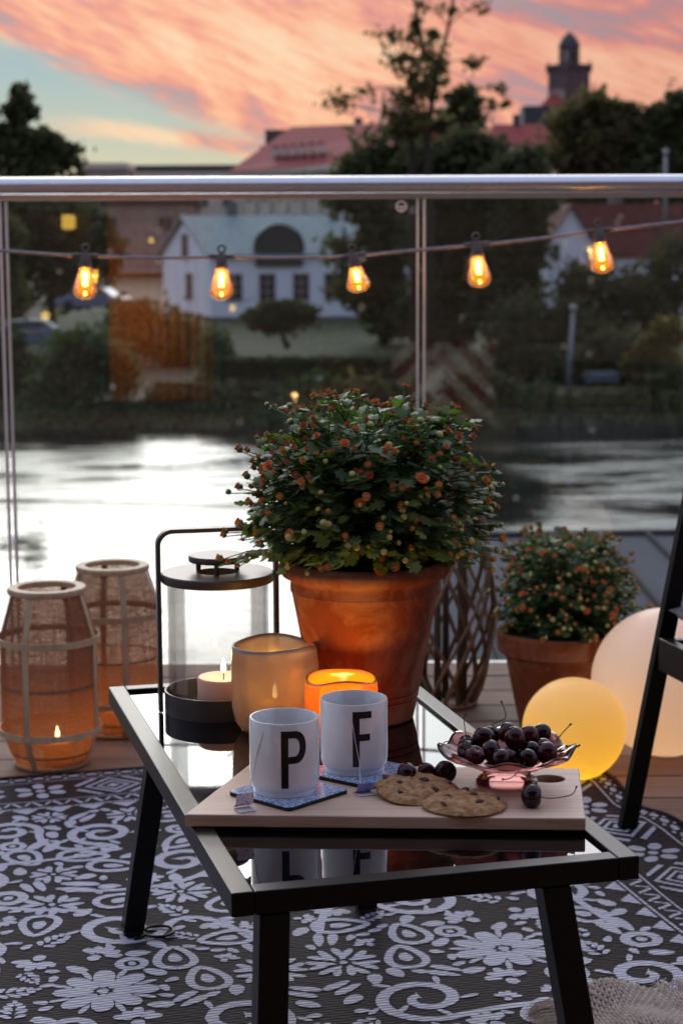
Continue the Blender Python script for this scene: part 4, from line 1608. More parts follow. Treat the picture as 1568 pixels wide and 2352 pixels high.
def build_balustrade():
    t = thing('glass_balustrade', 'clear glass balcony railing with round brushed steel handrail', 'railing', (0, RY, 0))
    zc = at(784, 425, D=RY).z
    z0, z1 = at(-300, 427, D=RY), at(1900, 424, D=RY)
    rb = MB()
    rb.tube([(-3.0, 0, zc + 0.004), (3.0, 0, zc - 0.001)], 0.0205, 28)
    rb.build('handrail', M['steel'], t, smooth=60)
    MB().box((0, 0, zc - 0.027), (6.0, 0.022, 0.014)).build('glass_channel', M['steel'], t)
    xj0, xj1 = at(14, 700, D=RY).x, at(966, 700, D=RY).x
    w = xj1 - xj0
    zt, zb = zc - 0.022, -0.10
    for i in range(-1, 3):
        x0, x1 = xj0 + w * i + 0.006, xj0 + w * (i + 1) - 0.006
        if i == 2:
            x1 = 3.0
        if i == -1:
            x0 = -3.0
        p = MB().box(((x0 + x1) / 2, 0, (zt + zb) / 2), (x1 - x0, 0.010, zt - zb)).build('glass_pane', M['pane'], t)
        for x in (x0 + 0.002, x1 - 0.002):
            MB().box((x, 0, (zt + zb) / 2), (0.0065, 0.0125, zt - zb)).build('edge_strip', M['alu'], p)
    MB().box((0, 0, -0.06), (6.0, 0.06, 0.09)).build('base_channel', M['alu'], t, bevel=0.004)
    # round mark etched on the pane: a ring with a flat-topped Y bar
    c = at(921, 474, D=RY)
    mk = MB()
    R, n = 0.0143, 32
    y = -0.0058

    def ring(r0, r1):
        V, F = [], []
        for i in range(n):
            a = 2 * math.pi * i / n
            V += [(r0 * math.cos(a), 0, r0 * math.sin(a)), (r1 * math.cos(a), 0, r1 * math.sin(a))]
        for i in range(n):
            k = (i + 1) % n
            F.append((2 * i, 2 * k, 2 * k + 1, 2 * i + 1))
        mk.add(V, F)
    ring(0.0092, R)
    mk.add([(-0.0092, 0, 0.0015), (0.0092, 0, 0.0015), (0.0085, 0, -0.0022), (0.002, 0, -0.0045), (0.0016, 0, -0.0092), (-0.0016, 0, -0.0092), (-0.002, 0, -0.0045), (-0.0085, 0, -0.0022)],
           [(0, 1, 2, 3, 6, 7), (3, 4, 5, 6)])
    o = mk.build('round_mark', pm('etch_white', (0.62, 0.60, 0.58), 0.8, 0.05, 50), t)
    o.location = (c.x, y, c.z)


build_balustrade()


def build_string():
    D = RY - 0.10
    t = thing('string_light', 'cable of five glowing teardrop bulbs hung before the glass railing', 'string light', (0, D, 0))
    pts = [(-260, 545), (-120, 560), (0, 575), (100, 583), (195, 588), (350, 592), (508, 591), (660, 592), (814, 588), (965, 574), (1097, 563), (1240, 548), (1376, 531), (1480, 519), (1568, 509), (1700, 490), (1850, 460)]
    off = Vector((0, D, 0))
    path = [at(a, b, D) - off for a, b in pts]
    sm = []
    for i in range(len(path) - 1):
        p0, p1, p2, p3 = path[max(0, i - 1)], path[i], path[i + 1], path[min(len(path) - 1, i + 2)]
        for j in range(5):
            u = j / 5
            sm.append(0.5 * ((2 * p1) + (p2 - p0) * u + (2 * p0 - 5 * p1 + 4 * p2 - p3) * u * u + (3 * p1 - p0 - 3 * p2 + p3) * u ** 3))
    MB().tube(sm, 0.0040, 8).build('cable', M['cable'], t, smooth=180)
    for (cx, cy, tx, ty) in ((197, 588, 195, 688), (509, 590, 508, 690), (811, 588, 826, 672), (1094, 562, 1102, 661), (1374, 531, 1384, 629)):
        top, bot = at(cx, cy, D) - off, at(tx, ty, D) - off
        ax = (bot - top).normalized()
        Rm = Vector((0, 0, -1)).rotation_difference(ax).to_matrix().to_4x4()
        Rm.translation = top
        L = (bot - top).length
        h = bpy.data.objects.new('bulb', None)
        COL.objects.link(h)
        h.parent = t
        h.matrix_local = Rm
        s = MB()
        s.lathe([(0.0, 0.008), (0.010, 0.008), (0.011, 0.0), (0.0135, -0.004), (0.0135, -0.020), (0.016, -0.022), (0.016, -0.027), (0.013, -0.028)], 20)
        s.tube([(-0.030, 0, 0.002), (-0.012, 0, 0.001), (0.012, 0, 0.001), (0.030, 0, 0.002)], 0.005, 8)
        s.build('socket', M['bulb_socket'], h, smooth=50)
        MB().tube([(0.0085 * math.cos(a), 0, 0.019 + 0.0085 * math.sin(a)) for a in [2 * math.pi * i / 16 for i in range(16)]], 0.0026, 8, closed=True).build('hanging_loop', M['bulb_socket'], h, smooth=180)
        z0 = -0.026
        Lb = L - 0.026
        prof = [(0.0125, 0), (0.0135, 0.08), (0.0165, 0.25), (0.021, 0.45), (0.0248, 0.62), (0.0255, 0.72), (0.0235, 0.83), (0.0175, 0.93), (0.008, 0.985), (0, 1.0)]
        MB().lathe([(r_ * 1.1, z0 - Lb * u) for r_, u in prof], 28).build('bulb_glass', M['bulb_glass'], h, smooth=180)
        fl = MB()
        for dx in (-0.0042, 0.0, 0.0042):
            fl.tube([(dx, 0, z0 - Lb * 0.14), (dx * 0.9, 0, z0 - Lb * 0.58)], 0.0019, 6)
        fl.tube([(0, 0, z0 - Lb * 0.76), (0.001, 0, z0 - Lb * 0.86)], [0.0022, 0.0028], 6)
        fl.build('filament', M['filament'], h)
        glow('bulb_light', (0, 0, z0 - Lb * 0.34), 1.3, (1.0, 0.46, 0.08), h, 0.004)


build_string()


def build_low_roof():
    t = thing('standing_seam_roof', 'dark blue grey metal roof with raised seams just below the deck', 'roof', (0.1, 5.0, -1.0))
    wd = 0.33
    n = 18
    for i in range(n):
        x = i * wd
        L = 7.85 + 0.02 * i
        MB().add([(x + .012, 0, 0), (x + wd - .012, 0, 0), (x + wd - .012, L, 0), (x + .012, L, 0)], [(0, 1, 2, 3)]).build('panel', M['roof_metal'], t)
        MB().box((x, L / 2, 0.012), (0.024, L, 0.045)).build('seam', M['roof_seam'], t)
    MB().bar((0, 7.87, 0.0), (n * wd, 8.2, 0.0), 0.10, 0.06).build('edge_trim', M['roof_seam'], t)
    MB().box((n * wd / 2, 3.95, -1.6), (n * wd - 0.2, 7.6, 3.1)).build('wall', M['cladding'], t)


build_low_roof()

# ------------------------------------------------------------------ rug
TA = rad(15)


def build_rug():
    t = thing('outdoor_rug', 'black and white floral woven outdoor rug under the table', 'rug', (0, 0, 0.0), TA)
    u0, u1, v0, v1 = -0.157, 1.439, 1.35, 3.708
    ax = 0.641

    def hz(u, v):
        e = max(0.0, (u - 1.12) / 0.32)
        return 0.0045 + 0.011 * e * e * (0.5 + 0.5 * math.sin(v * 21.0 + 1.1 * math.sin(v * 6))) + 0.0008 * math.sin(u * 17 + v * 5)

    def warp(u, v):
        e = max(0.0, (u - 1.2) / 0.24)
        return u + 0.012 * e * math.sin(v * 13 + 0.6), v
    b = MB()
    nu, nv = 80, 150
    V, F = [], []
    for i in range(nu + 1):
        for j in range(nv + 1):
            u, v = u0 + (u1 - u0) * i / nu, v0 + (v1 - v0) * j / nv
            uu, vv = warp(u, v)
            V.append((uu, vv, hz(u, v)))
    for i in range(nu):
        for j in range(nv):
            a = i * (nv + 1) + j
            F.append((a, a + nv + 1, a + nv + 2, a + 1))
    b.add(V, F)
    o = b.build('rug_weave', M['rug_dark'], t, smooth=180)
    md = o.modifiers.new('thick', 'SOLIDIFY')
    md.thickness = 0.003
    md.offset = -1
    # light motifs woven into it
    mb = MB()
    r = random.Random(4)
    cnt = [0]

    def lift():
        cnt[0] += 1
        return 0.0007 + (cnt[0] % 23) * 0.00003

    def poly(pts):
        h = lift()
        cx, cy = sum(p[0] for p in pts) / len(pts), sum(p[1] for p in pts) / len(pts)
        P = [(cx, cy)] + list(pts)
        if any(p[0] > u1 - .004 or p[0] < u0 or p[1] > v1 - .004 or p[1] < v0 for p in P):
            return
        W_ = [(*warp(*p), hz(*p) + h) for p in P]
        n = len(pts)
        mb.add(W_, [(0, 1 + i, 1 + (i + 1) % n) for i in range(n)])

    def mir(pts_list):
        for pts in pts_list:
            poly(pts)
            poly([(2 * ax - p[0], p[1]) for p in reversed(pts)])

    def petal(c, ang, r0, r1, w, n=14, tip=0.7, jag=0.0012):
        out = []
        for i in range(n):
            a = 2 * math.pi * i / n
            x = (r0 + r1) / 2 + (r1 - r0) / 2 * math.cos(a)
            y = w / 2 * math.sin(a) * (tip + (1 - tip) * (1 + math.cos(a)) / 2 + 0.15)
            x += r.uniform(-jag, jag)
            out.append((c[0] + x * math.cos(ang) - y * math.sin(ang), c[1] + x * math.sin(ang) + y * math.cos(ang)))
        return out

    def stroke(path, w):
        """a ribbon of light weave along a path, as overlapping-free quads"""
        n = len(path)
        Lf, Rt = [], []
        for i, p in enumerate(path):
            a, c = path[max(0, i - 1)], path[min(n - 1, i + 1)]
            dx, dy = c[0] - a[0], c[1] - a[1]
            l = math.hypot(dx, dy) or 1
            ww = w[i] if isinstance(w, list) else w
            ww *= r.uniform(0.9, 1.1)
            Lf.append((p[0] - dy / l * ww / 2, p[1] + dx / l * ww / 2))
            Rt.append((p[0] + dy / l * ww / 2, p[1] - dx / l * ww / 2))
        for m_ in (0, 1):
            h = lift()
            W_ = []
            for q in Lf + Rt:
                q = q if m_ == 0 else (2 * ax - q[0], q[1])
                if q[1] > v1 or q[1] < v0:
                    q = (q[0], min(v1, max(v0, q[1])))
                W_.append((*warp(*q), hz(*q) + h))
            fs = [(i, i + 1, n + i + 1, n + i) for i in range(n - 1)]
            if m_ == 0:
                fs = [tuple(reversed(f)) for f in fs]
            mb.add(W_, fs)

    def spiral(c, R, turns, a0, sgn, tail=None, w=0.019):
        P = []
        n = int(26 * turns)
        for i in range(n + 1):
            k = i / n
            a = a0 + sgn * k * turns * 2 * math.pi
            rr = R * (0.16 + 0.84 * k)
            P.append((c[0] + rr * math.cos(a), c[1] + rr * math.sin(a)))
        if tail:
            p0 = P[-1]
            d = (P[-1][0] - P[-2][0], P[-1][1] - P[-2][1])
            l = math.hypot(*d)
            d = (d[0] / l, d[1] / l)
            for i in range(1, 9):
                k = i / 8
                q = (p0[0] + d[0] * 0.16 * k, p0[1] + d[1] * 0.16 * k)
                P.append((q[0] * (1 - k * k) + tail[0] * k * k, q[1] * (1 - k * k) + tail[1] * k * k))
        for i in range(6, len(P) - 2, 5):                 # leaf lobes along the outer side of the scroll
            ta = math.atan2(P[i + 1][1] - P[i][1], P[i + 1][0] - P[i][0])
            an = ta - sgn * 0.9
            ll = 0.020 + 0.012 * math.sin(i * 1.3)
            mir([petal(P[i], an, w * 0.62, w * 0.62 + ll, 0.0105, 10, 0.6)])
        ww = [w * 0.8 * (0.75 + 0.5 * math.sin(math.pi * i / len(P))) for i in range(len(P))]
        ww[0] = w * 1.5
        stroke(P, ww)

    def split_petal(c, ang, r0, r1, w):
        """petal woven as two halves with a dark vein between them"""
        for sg in (-1, 1):
            o_ = sg * w * 0.27
            cc = (c[0] - math.sin(ang) * o_, c[1] + math.cos(ang) * o_)
            mir([petal(cc, ang + sg * 0.05, r0 + abs(r1 - r0) * (0.0 if sg > 0 else 0.06), r1, w * 0.46, 12, 0.55)])

    def flower(c, R, n, a0=0.2, gap=0.16, core=True):
        for i in range(n):
            an = a0 + 2 * math.pi * i / n
            if R > 0.06:
                mir([petal(c, an, R * gap, R * r.uniform(0.90, 1.06), R * 3.5 / n, 14, 0.62)])
                mir([petal(c, an + math.pi / n, R * 0.62, R * 1.08, R * 1.1 / n, 8, 0.6)])
            else:
                split_petal(c, an, R * gap, R * r.uniform(0.90, 1.06), R * 4.0 / n)
        if core:
            mir([petal(c, 0, -R * gap * .7, R * gap * .7, R * gap * 1.4, 10, 1.0)])

    def ringm(c, R, w):
        P = [(c[0] + R * math.cos(a), c[1] + R * math.sin(a)) for a in [2 * math.pi * i / 20 for i in range(21)]]
        stroke(P, w)
        mir([petal(c, 0, -R * .35, R * .35, R * .7, 8, 1.0)])

    def split_leaf(c, ang, L):
        """a leaf cut by its veins: pairs of lobes along a rib"""
        ca, sa = math.cos(ang), math.sin(ang)
        for i in range(4):
            x = L * (0.12 + 0.2 * i)
            ln = L * (0.30, 0.36, 0.30, 0.20)[i]
            for sg in (-1, 1):
                cc = (c[0] + ca * x - sa * sg * L * 0.02, c[1] + sa * x + ca * sg * L * 0.02)
                mir([petal(cc, ang + sg * (0.85 - 0.1 * i), L * 0.02, ln, L * 0.155, 12, 0.55)])
        mir([petal((c[0] + ca * L * 0.84, c[1] + sa * L * 0.84), ang, 0, L * 0.2, L * 0.12, 10, 0.5)])

    # field: scrolls and flowers, mirrored about the middle of the rug
    S = [  # centre (offset from the middle, v), radius, turns, start, direction, tail end
        (0.36, 3.36, 0.055, 1.5, 0.4, 1, (0.20, 3.24)), (0.20, 3.31, 0.062, 1.6, 2.4, -1, (0.40, 3.18)),
        (0.09, 3.12, 0.060, 1.4, 1.0, 1, (0.30, 3.02)), (0.44, 3.10, 0.060, 1.5, 3.6, -1, (0.28, 2.92)),
        (0.24, 2.83, 0.070, 1.5, 0.2, -1, (0.05, 2.72)), (0.46, 2.80, 0.055, 1.3, 5.0, 1, (0.50, 2.62)),
        (0.13, 2.44, 0.075, 1.5, 2.0, 1, (0.34, 2.36)), (0.46, 2.44, 0.060, 1.4, 0.6, -1, (0.36, 2.30)),
        (0.22, 2.16, 0.07, 1.5, 4.0, 1, (0.06, 2.06)), (0.46, 2.10, 0.06, 1.4, 1.0, -1, (0.3, 1.98))]
    occ = []
    for du, v, R, tn, a0, sg, tl in S:
        spiral((ax + du, v), R, tn, a0, sg, (ax + tl[0], tl[1]))
        occ.append((ax + du, v, R * 1.18))
    FL = [(0.300, 2.589, 0.076, 8), (0.055, 2.60, 0.055, 7), (0.33, 2.72 + .24, 0.05, 6), (0.12, 2.97, 0.052, 7), (0.50, 3.26, 0.045, 6), (0.05, 2.30, 0.06, 8), (0.33, 2.24, 0.065, 8), (0.28, 3.43, 0.035, 6)]
    for du, v, R, n in FL:
        flower((ax + du, v), R, n, r.uniform(0, 1))
        occ.append((ax + du, v, R * 1.05))
    def paisley(c, ang, R):
        """outlined drop with a solid heart"""
        P = petal(c, ang, -R, R, R * 1.5, 18, 0.35, 0.0)
        stroke(P + [P[0]], R * 0.30)
        mir([petal(c, ang, -R * 0.40, R * 0.42, R * 0.55, 12, 0.5)])

    def fan(c, ang, R):
        """half blossom of five petals over a ring"""
        for k in range(5):
            mir([petal(c, ang + (k - 2) * 0.55, R * 0.25, R * (1.15 if k == 2 else 1.0), R * 0.46, 12, 0.5)])
        mir([petal(c, ang + math.pi, -R * 0.1, R * 0.55, R * 0.5, 10, 0.8)])

    def place_pass(R, tries_, k):
        for _ in range(tries_):
            u, v = ax + r.uniform(0.006, 0.545), r.uniform(1.9, 3.46)
            if u - R < ax + 0.002 or u + R > ax + 0.549 or v + R > 3.458:
                continue
            if any(math.hypot(u - a, v - b_) < R * k + c * k for a, b_, c in occ):
                continue
            occ.append((u, v, R))
            a = r.uniform(0, 6.28)
            q = r.random()
            if R > 0.036:
                if q < 0.4:
                    paisley((u, v), a, R)
                elif q < 0.7:
                    fan((u, v), a, R * 0.9)
                else:
                    flower((u, v), R, 6, a)
            elif R > 0.024:
                if q < 0.3:
                    split_leaf((u - R * math.cos(a), v - R * math.sin(a)), a, R * 2.1)
                elif q < 0.5:
                    ringm((u, v), R * 0.72, R * 0.5)
                elif q < 0.75:
                    fan((u, v), a, R * 0.85)
                else:
                    split_petal((u, v), a, -R * 1.05, R * 1.05, R * 1.5)
            else:
                mir([petal((u, v), a, -R * 1.1, R * 1.1, R * 1.35, 12, 0.55)])
    place_pass(0.042, 700, 0.93)
    place_pass(0.034, 1500, 0.92)
    place_pass(0.026, 3200, 0.91)
    place_pass(0.018, 4200, 0.92)
    place_pass(0.011, 5000, 0.95)
    # border bands: (along, across) placed on the far edge and on both sides
    def border(place, length, skip=0.0):
        def q(pts):
            poly([place(s, w) for s, w in pts])
        n = int(length / 0.035)
        s0 = skip
        i = 0
        s = s0
        while s < length - 0.01:                          # outer row of little eyes
            q([(s + 0.012 * math.cos(a), 0.020 + 0.0065 * math.sin(a)) for a in [math.pi * 2 * k / 8 for k in range(8)]])
            q([(s + 0.0175 - .005, 0.010), (s + 0.0175, 0.014), (s + 0.0175 + .005, 0.010), (s + .0175, 0.007)])
            q([(s + 0.0175 - .006, 0.030), (s + 0.0175, 0.034), (s + 0.0175 + .006, 0.030), (s + .0175, 0.026)])
            s += 0.035
        for w_ in (0.041, 0.168):
            s = s0
            while s < length:
                e = min(length, s + 0.06)
                q([(s, w_), (e, w_), (e, w_ + 0.004), (s, w_ + 0.004)])
                s += 0.06
        s = s0 + 0.03
        alt = 0
        while s < length - 0.14:                          # middle band: nested diamonds, chevrons, blossoms
            c = s + 0.07
            m_ = 0.105
            if alt % 2 == 0:
                for k, (hw, hh, th) in enumerate(((0.056, 0.054, 0.010), (0.034, 0.033, 0.009))):
                    for sx in (-1, 1):
                        for sy in (-1, 1):
                            q([(c + sx * hw, m_), (c, m_ + sy * hh), (c, m_ + sy * (hh - th)), (c + sx * (hw - th), m_)])
                q([(c - 0.013, m_), (c, m_ + 0.012), (c + 0.013, m_), (c, m_ - 0.012)])
                for sx in (-1, 1):
                    for sy in (-1, 1):
                        q([(c + sx * 0.066, m_ + sy * 0.008), (c + sx * 0.022, m_ + sy * 0.054), (c + sx * 0.034, m_ + sy * 0.054), (c + sx * 0.074, m_ + sy * 0.016)])
            else:
                for k in range(6):
                    a = 2 * math.pi * k / 6 + 0.5
                    cx_, cy_ = c + 0.036 * math.cos(a), m_ + 0.032 * math.sin(a)
                    q([(cx_ + 0.017 * math.cos(b_) * math.cos(a) - 0.012 * math.sin(b_) * math.sin(a), cy_ + 0.017 * math.cos(b_) * math.sin(a) + 0.012 * math.sin(b_) * math.cos(a)) for b_ in [2 * math.pi * k2 / 9 for k2 in range(9)]])
                q([(c + 0.010 * math.cos(b_), m_ + 0.009 * math.sin(b_)) for b_ in [2 * math.pi * k2 / 8 for k2 in range(8)]])
            s += 0.14
            alt += 1
        s = s0
        while s < length - 0.02:                          # inner zigzag row
            q([(s, 0.176), (s + 0.014, 0.204), (s + 0.022, 0.204), (s + 0.008, 0.176)])
            q([(s + 0.022, 0.198), (s + 0.034, 0.176), (s + 0.040, 0.176), (s + 0.028, 0.198)])
            q([(s + 0.000, 0.212), (s + 0.036, 0.212), (s + 0.036, 0.217), (s + 0.0, 0.217)])
            s += 0.038
        s = s0 + 0.02
        while s < length - 0.06:                          # scallops that reach into the field
            q([(s, 0.222), (s + 0.050, 0.222), (s + 0.036, 0.238), (s + 0.026, 0.250), (s + 0.014, 0.238)])
            s += 0.062
    border(lambda s, w: (u0 + s, v1 - w), u1 - u0)
    border(lambda s, w: (u1 - w, v1 - s), v1 - v0, 0.25)
    border(lambda s, w: (u0 + w, v1 - s), v1 - v0, 0.25)
    wp = mb.build('woven_pattern', M['rug_light'], t)
    wp['kind'] = 'stuff'
    # bound edge
    e = MB()
    pth = []
    for j in range(0, 120):
        v = v0 + (v1 - v0) * j / 119
        uu, vv = warp(u1, v)
        pth.append((uu, vv, hz(u1, v) + 0.001))
    e.tube(pth, 0.004, 6)
    e.tube([(u0 + (u1 - u0) * j / 60, v1, 0.0055) for j in range(61)], 0.003, 6)
    e.build('bound_edge', M['rug_dark'], t, smooth=180)


build_rug()

# ------------------------------------------------------------------ table
TZ = 0.41
GZ = 0.405                                              # glass surface


def build_table():
    t = thing('coffee_table', 'low black metal table with mirror black glass top', 'table', (-0.014, 2.354, 0), rad(14.5))
    w, l, p, h = 0.442, 0.92, 0.024, 0.026
    for s in (-1, 1):
        MB().box((s * (w - p) / 2, 0, TZ - h / 2), (p, l, h)).build('frame_rail', M['black_metal'], t, bevel=0.0018)
        MB().box((0, s * (l - p) / 2, TZ - h / 2), (w - 2 * p - 0.0006, p, h - 0.0004)).build('frame_rail', M['black_metal'], t, bevel=0.0018)
    MB().box((0, 0, GZ - 0.003), (w - 2 * p - 0.002, l - 2 * p - 0.002, 0.006)).build('glass_top', M['black_glass'], t)
    for (a, b, c, d) in ((-0.176, -0.444, -0.200, -0.50), (0.128, -0.444, 0.178, -0.50), (-0.140, 0.443, -0.184, 0.525), (0.140, 0.446, 0.186, 0.525)):
        lg = MB()
        x, y = Vector((a, b, TZ - h - 0.0004)), Vector((c, d, 0.012))
        k = 0.016
        V = []
        for q, o in ((x, 1), (y, 1)):
            V += [(q.x - k, q.y - k, q.z), (q.x + k, q.y - k, q.z), (q.x + k, q.y + k, q.z), (q.x - k, q.y + k, q.z)]
        lg.add(V, [(0, 1, 2, 3), (7, 6, 5, 4), (4, 5, 1, 0), (5, 6, 2, 1), (6, 7, 3, 2), (7, 4, 0, 3)])
        o = lg.build('leg', M['black_metal'], t, bevel=0.0015)
        MB().box((c, d, 0.0095), (0.028, 0.028, 0.007)).build('foot_pad', M['rubber'], o)
    return t


build_table()


def flame_mesh(parent, z, s=1.0, lean=0.0):
    prof = [(0, 0), (0.0022, 0.0015), (0.0036, 0.005), (0.0034, 0.009), (0.0020, 0.0145), (0.0008, 0.019), (0, 0.022)]
    o = MB().lathe([(r * s, zz * s) for r, zz in prof], 14, (0, 0, z), fn=lambda q, a, i: Vector((q.x + lean * q.z * q.z * 40, q.y, q.z))).build('flame', M['flame_core'], parent, smooth=180)
    return o


def candle(name, label, loc, r, h, mat, watt, col=(1.0, 0.50, 0.16), fs=1.0, group='lit candles', lean=0.0):
    t = thing(name, label, 'candle', loc, 0, group)
    k = 28
    MB().lathe([(r * 0.96, 0), (r, 0.002), (r, h - 0.003), (r * 0.95, h), (r * 0.55, h - 0.001), (r * 0.40, h - 0.004), (0.0, h - 0.005)], k).build('wax', mat, t, smooth=50)
    MB().tube([(0, 0, h - 0.006), (0.0006, 0, h + 0.004), (0.0004, 0, h + 0.008)], 0.0009, 6).build('wick', M['wick'], t)
    flame_mesh(t, h + 0.005, fs, lean)
    glow('candle_light', (0, -0.0, h + 0.005 + 0.026 * fs), watt, col, t, 0.010)
    return t


def metal_lantern():
    c = Vector((-0.173, 2.628, GZ))
    t = thing('metal_lantern', 'dark grey metal and glass lantern with arched strap handle on the table', 'lantern', c, rad(12))
    R = 0.0765
    MB().lathe([(R, 0), (R, 0.030), (R - 0.0025, 0.030), (R - 0.0025, 0.006), (0, 0.006)], 64).build('dish', M['lantern_metal'], t, smooth=40)
    MB().lathe([(0.0705, 0.0065), (0.0705, 0.183), (0.0680, 0.183), (0.0680, 0.0065)], 64, closed=True).build('glass_cylinder', M['clear'], t, smooth=40)
    lid = MB().lathe([(0.029, 0.1836), (0.0775, 0.1836), (0.0785, 0.185), (0.0785, 0.195), (0.077, 0.1965), (0.029, 0.1965)], 64, closed=True).build('lid', M['lantern_metal'], t, smooth=40)
    MB().lathe([(0, 0.2115), (0.039, 0.2115), (0.040, 0.213), (0.040, 0.219), (0.039, 0.2205), (0, 0.2205)], 48).build('knob', M['lantern_metal'], lid, smooth=40)
    for a in (20, 140, 260):
        x, y = 0.031 * math.cos(rad(a)), 0.031 * math.sin(rad(a))
        MB().tube([(x, y, 0.196), (x, y, 0.212)], 0.0035, 10).build('post', M['lantern_metal'], lid, smooth=50)
    # strap handle
    hr, ht, rc = 0.0825, 0.256, 0.020
    P = [(-hr, 0, 0.002), (-hr, 0, 0.12), (-hr, 0, ht - rc)]
    for i in range(1, 9):
        a = math.pi - math.pi / 2 * i / 8
        P.append((-hr + rc + rc * math.cos(a), 0, ht - rc + rc * math.sin(a)))
    for i in range(0, 9):
        a = math.pi / 2 - math.pi / 2 * i / 8
        P.append((hr - rc + rc * math.cos(a), 0, ht - rc + rc * math.sin(a)))
    P += [(hr, 0, 0.12), (hr, 0, 0.002)]
    hb = MB()
    n = len(P)
    V, F = [], []
    w, th = 0.015, 0.0058
    for i, p in enumerate(P):
        a, b = Vector(P[max(0, i - 1)]), Vector(P[min(n - 1, i + 1)])
        d = (b - a).normalized()
        nn = Vector((-d.z, 0, d.x))
        p = Vector(p)
        V += [p + nn * th / 2 + Vector((0, -w / 2, 0)), p + nn * th / 2 + Vector((0, w / 2, 0)), p - nn * th / 2 + Vector((0, w / 2, 0)), p - nn * th / 2 + Vector((0, -w / 2, 0))]
    for i in range(n - 1):
        for j in range(4):
            F.append((i * 4 + j, i * 4 + (j + 1) % 4, i * 4 + 4 + (j + 1) % 4, i * 4 + 4 + j))
    F += [(3, 2, 1, 0), (n * 4 - 4, n * 4 - 3, n * 4 - 2, n * 4 - 1)]
    hb.add(V, F).build('handle', M['lantern_metal'], t, smooth=40)
    candle('pillar_candle', 'short pale pink candle burning inside the metal lantern', (-0.166, 2.618, GZ + 0.0065), 0.0365, 0.043, M['wax'], 0.13)


metal_lantern()


def holder(name, label, c, R, h, mat, seed, wob, wax_h, wax_r, watt, clabel):
    t = thing(name, label, 'candle holder', c)
    r = random.Random(seed)
    ph = [r.uniform(0, 6.28) for _ in range(4)]
    th = 0.0032

    def fn(q, a, i):
        k = max(0.0, (q.z / h - 0.45) / 0.55)
        q = q.copy()
        s = 1 + wob * k * (math.sin(2 * a + ph[0]) * 0.5 + math.sin(3 * a + ph[1]) * 0.4) + 0.008 * math.sin(3 * a + q.z * 60 + ph[2])
        q.x *= s
        q.y *= s
        if k > 0:
            q.z += h * wob * 0.9 * k * k * (math.sin(2 * a + ph[3]) + 0.6 * math.sin(3 * a + ph[1]))
        return q
    outp = [(0, 0), (R * 0.62, 0.0), (R * 0.80, 0.004), (R * 0.93, 0.016), (R * 0.985, 0.034), (R, 0.5 * h), (R * 0.995, 0.78 * h), (R * 0.965, 0.93 * h), (R * 0.955, h)]
    inp = [(R * 0.955 - th, h), (R * 0.965 - th, 0.93 * h), (R * 0.99 - th, 0.78 * h), (R - th, 0.5 * h), (R * 0.985 - th, 0.036), (R * 0.9 - th, 0.018), (R * 0.6, 0.008), (0, 0.007)]
    MB().lathe(outp + inp, 72, fn=fn).build('glass_body', mat, t, smooth=180)
    candle('votive_candle', clabel, (c[0], c[1], c[2] + 0.0085), wax_r, wax_h, M['amber_wax'], watt, (1.0, 0.44, 0.08), 1.0)


holder('frosted_candle_glass', 'large smoky frosted glass candle holder with wavy rim', (-0.0905, 2.512, GZ), 0.0585, 0.119, M['frosted'], 3, 0.020, 0.030, 0.026, 0.22, 'small candle glowing inside the smoky frosted holder')
holder('amber_candle_glass', 'bright amber glass candle holder behind the mugs', (-0.001, 2.412, GZ), 0.0475, 0.096, M['amber'], 8, 0.035, 0.040, 0.024, 0.60, 'small candle burning inside the amber holder')


# ------------------------------------------------------------------ mugs, coasters, board
BZ = 0.4247


def build_board():
    poly = [(-0.1772, 2.0722), (0.2683, 2.0501), (0.2857, 2.2493), (-0.1141, 2.2761)]
    bm = bmesh.new()
    hole_c, hr = (0.2440, 2.2060), 0.0155
    n = 24
    z0, z1 = TZ + 0.0002, BZ
    loops = []
    for z in (z0, z1):
        o = [bm.verts.new((x, y, z)) for x, y in poly]
        h = [bm.verts.new((hole_c[0] + 1.25 * hr * math.cos(2 * math.pi * i / n), hole_c[1] + hr * math.sin(2 * math.pi * i / n), z)) for i in range(n)]
        e = [bm.edges.new((o[i], o[(i + 1) % 4])) for i in range(4)] + [bm.edges.new((h[i], h[(i + 1) % n])) for i in range(n)]
        bmesh.ops.triangle_fill(bm, edges=e, use_beauty=True, use_dissolve=False)
        loops.append((o, h))
    for k in range(4):
        bm.faces.new((loops[0][0][k], loops[0][0][(k + 1) % 4], loops[1][0][(k + 1) % 4], loops[1][0][k]))
    for k in range(n):
        bm.faces.new((loops[0][1][(k + 1) % n], loops[0][1][k], loops[1][1][k], loops[1][1][(k + 1) % n]))
    bmesh.ops.recalc_face_normals(bm, faces=bm.faces)
    me = bpy.data.meshes.new('serving_board')
    bm.to_mesh(me)
    bm.free()
    me.materials.append(M['board'])
    o = bpy.data.objects.new('serving_board', me)
    COL.objects.link(o)
    md = o.modifiers.new('bevel', 'BEVEL')
    md.width, md.segments, md.limit_method, md.angle_limit = 0.0016, 2, 'ANGLE', rad(50)
    tag(o, 'pale wooden serving board with a round hole across the table', 'board')


build_board()


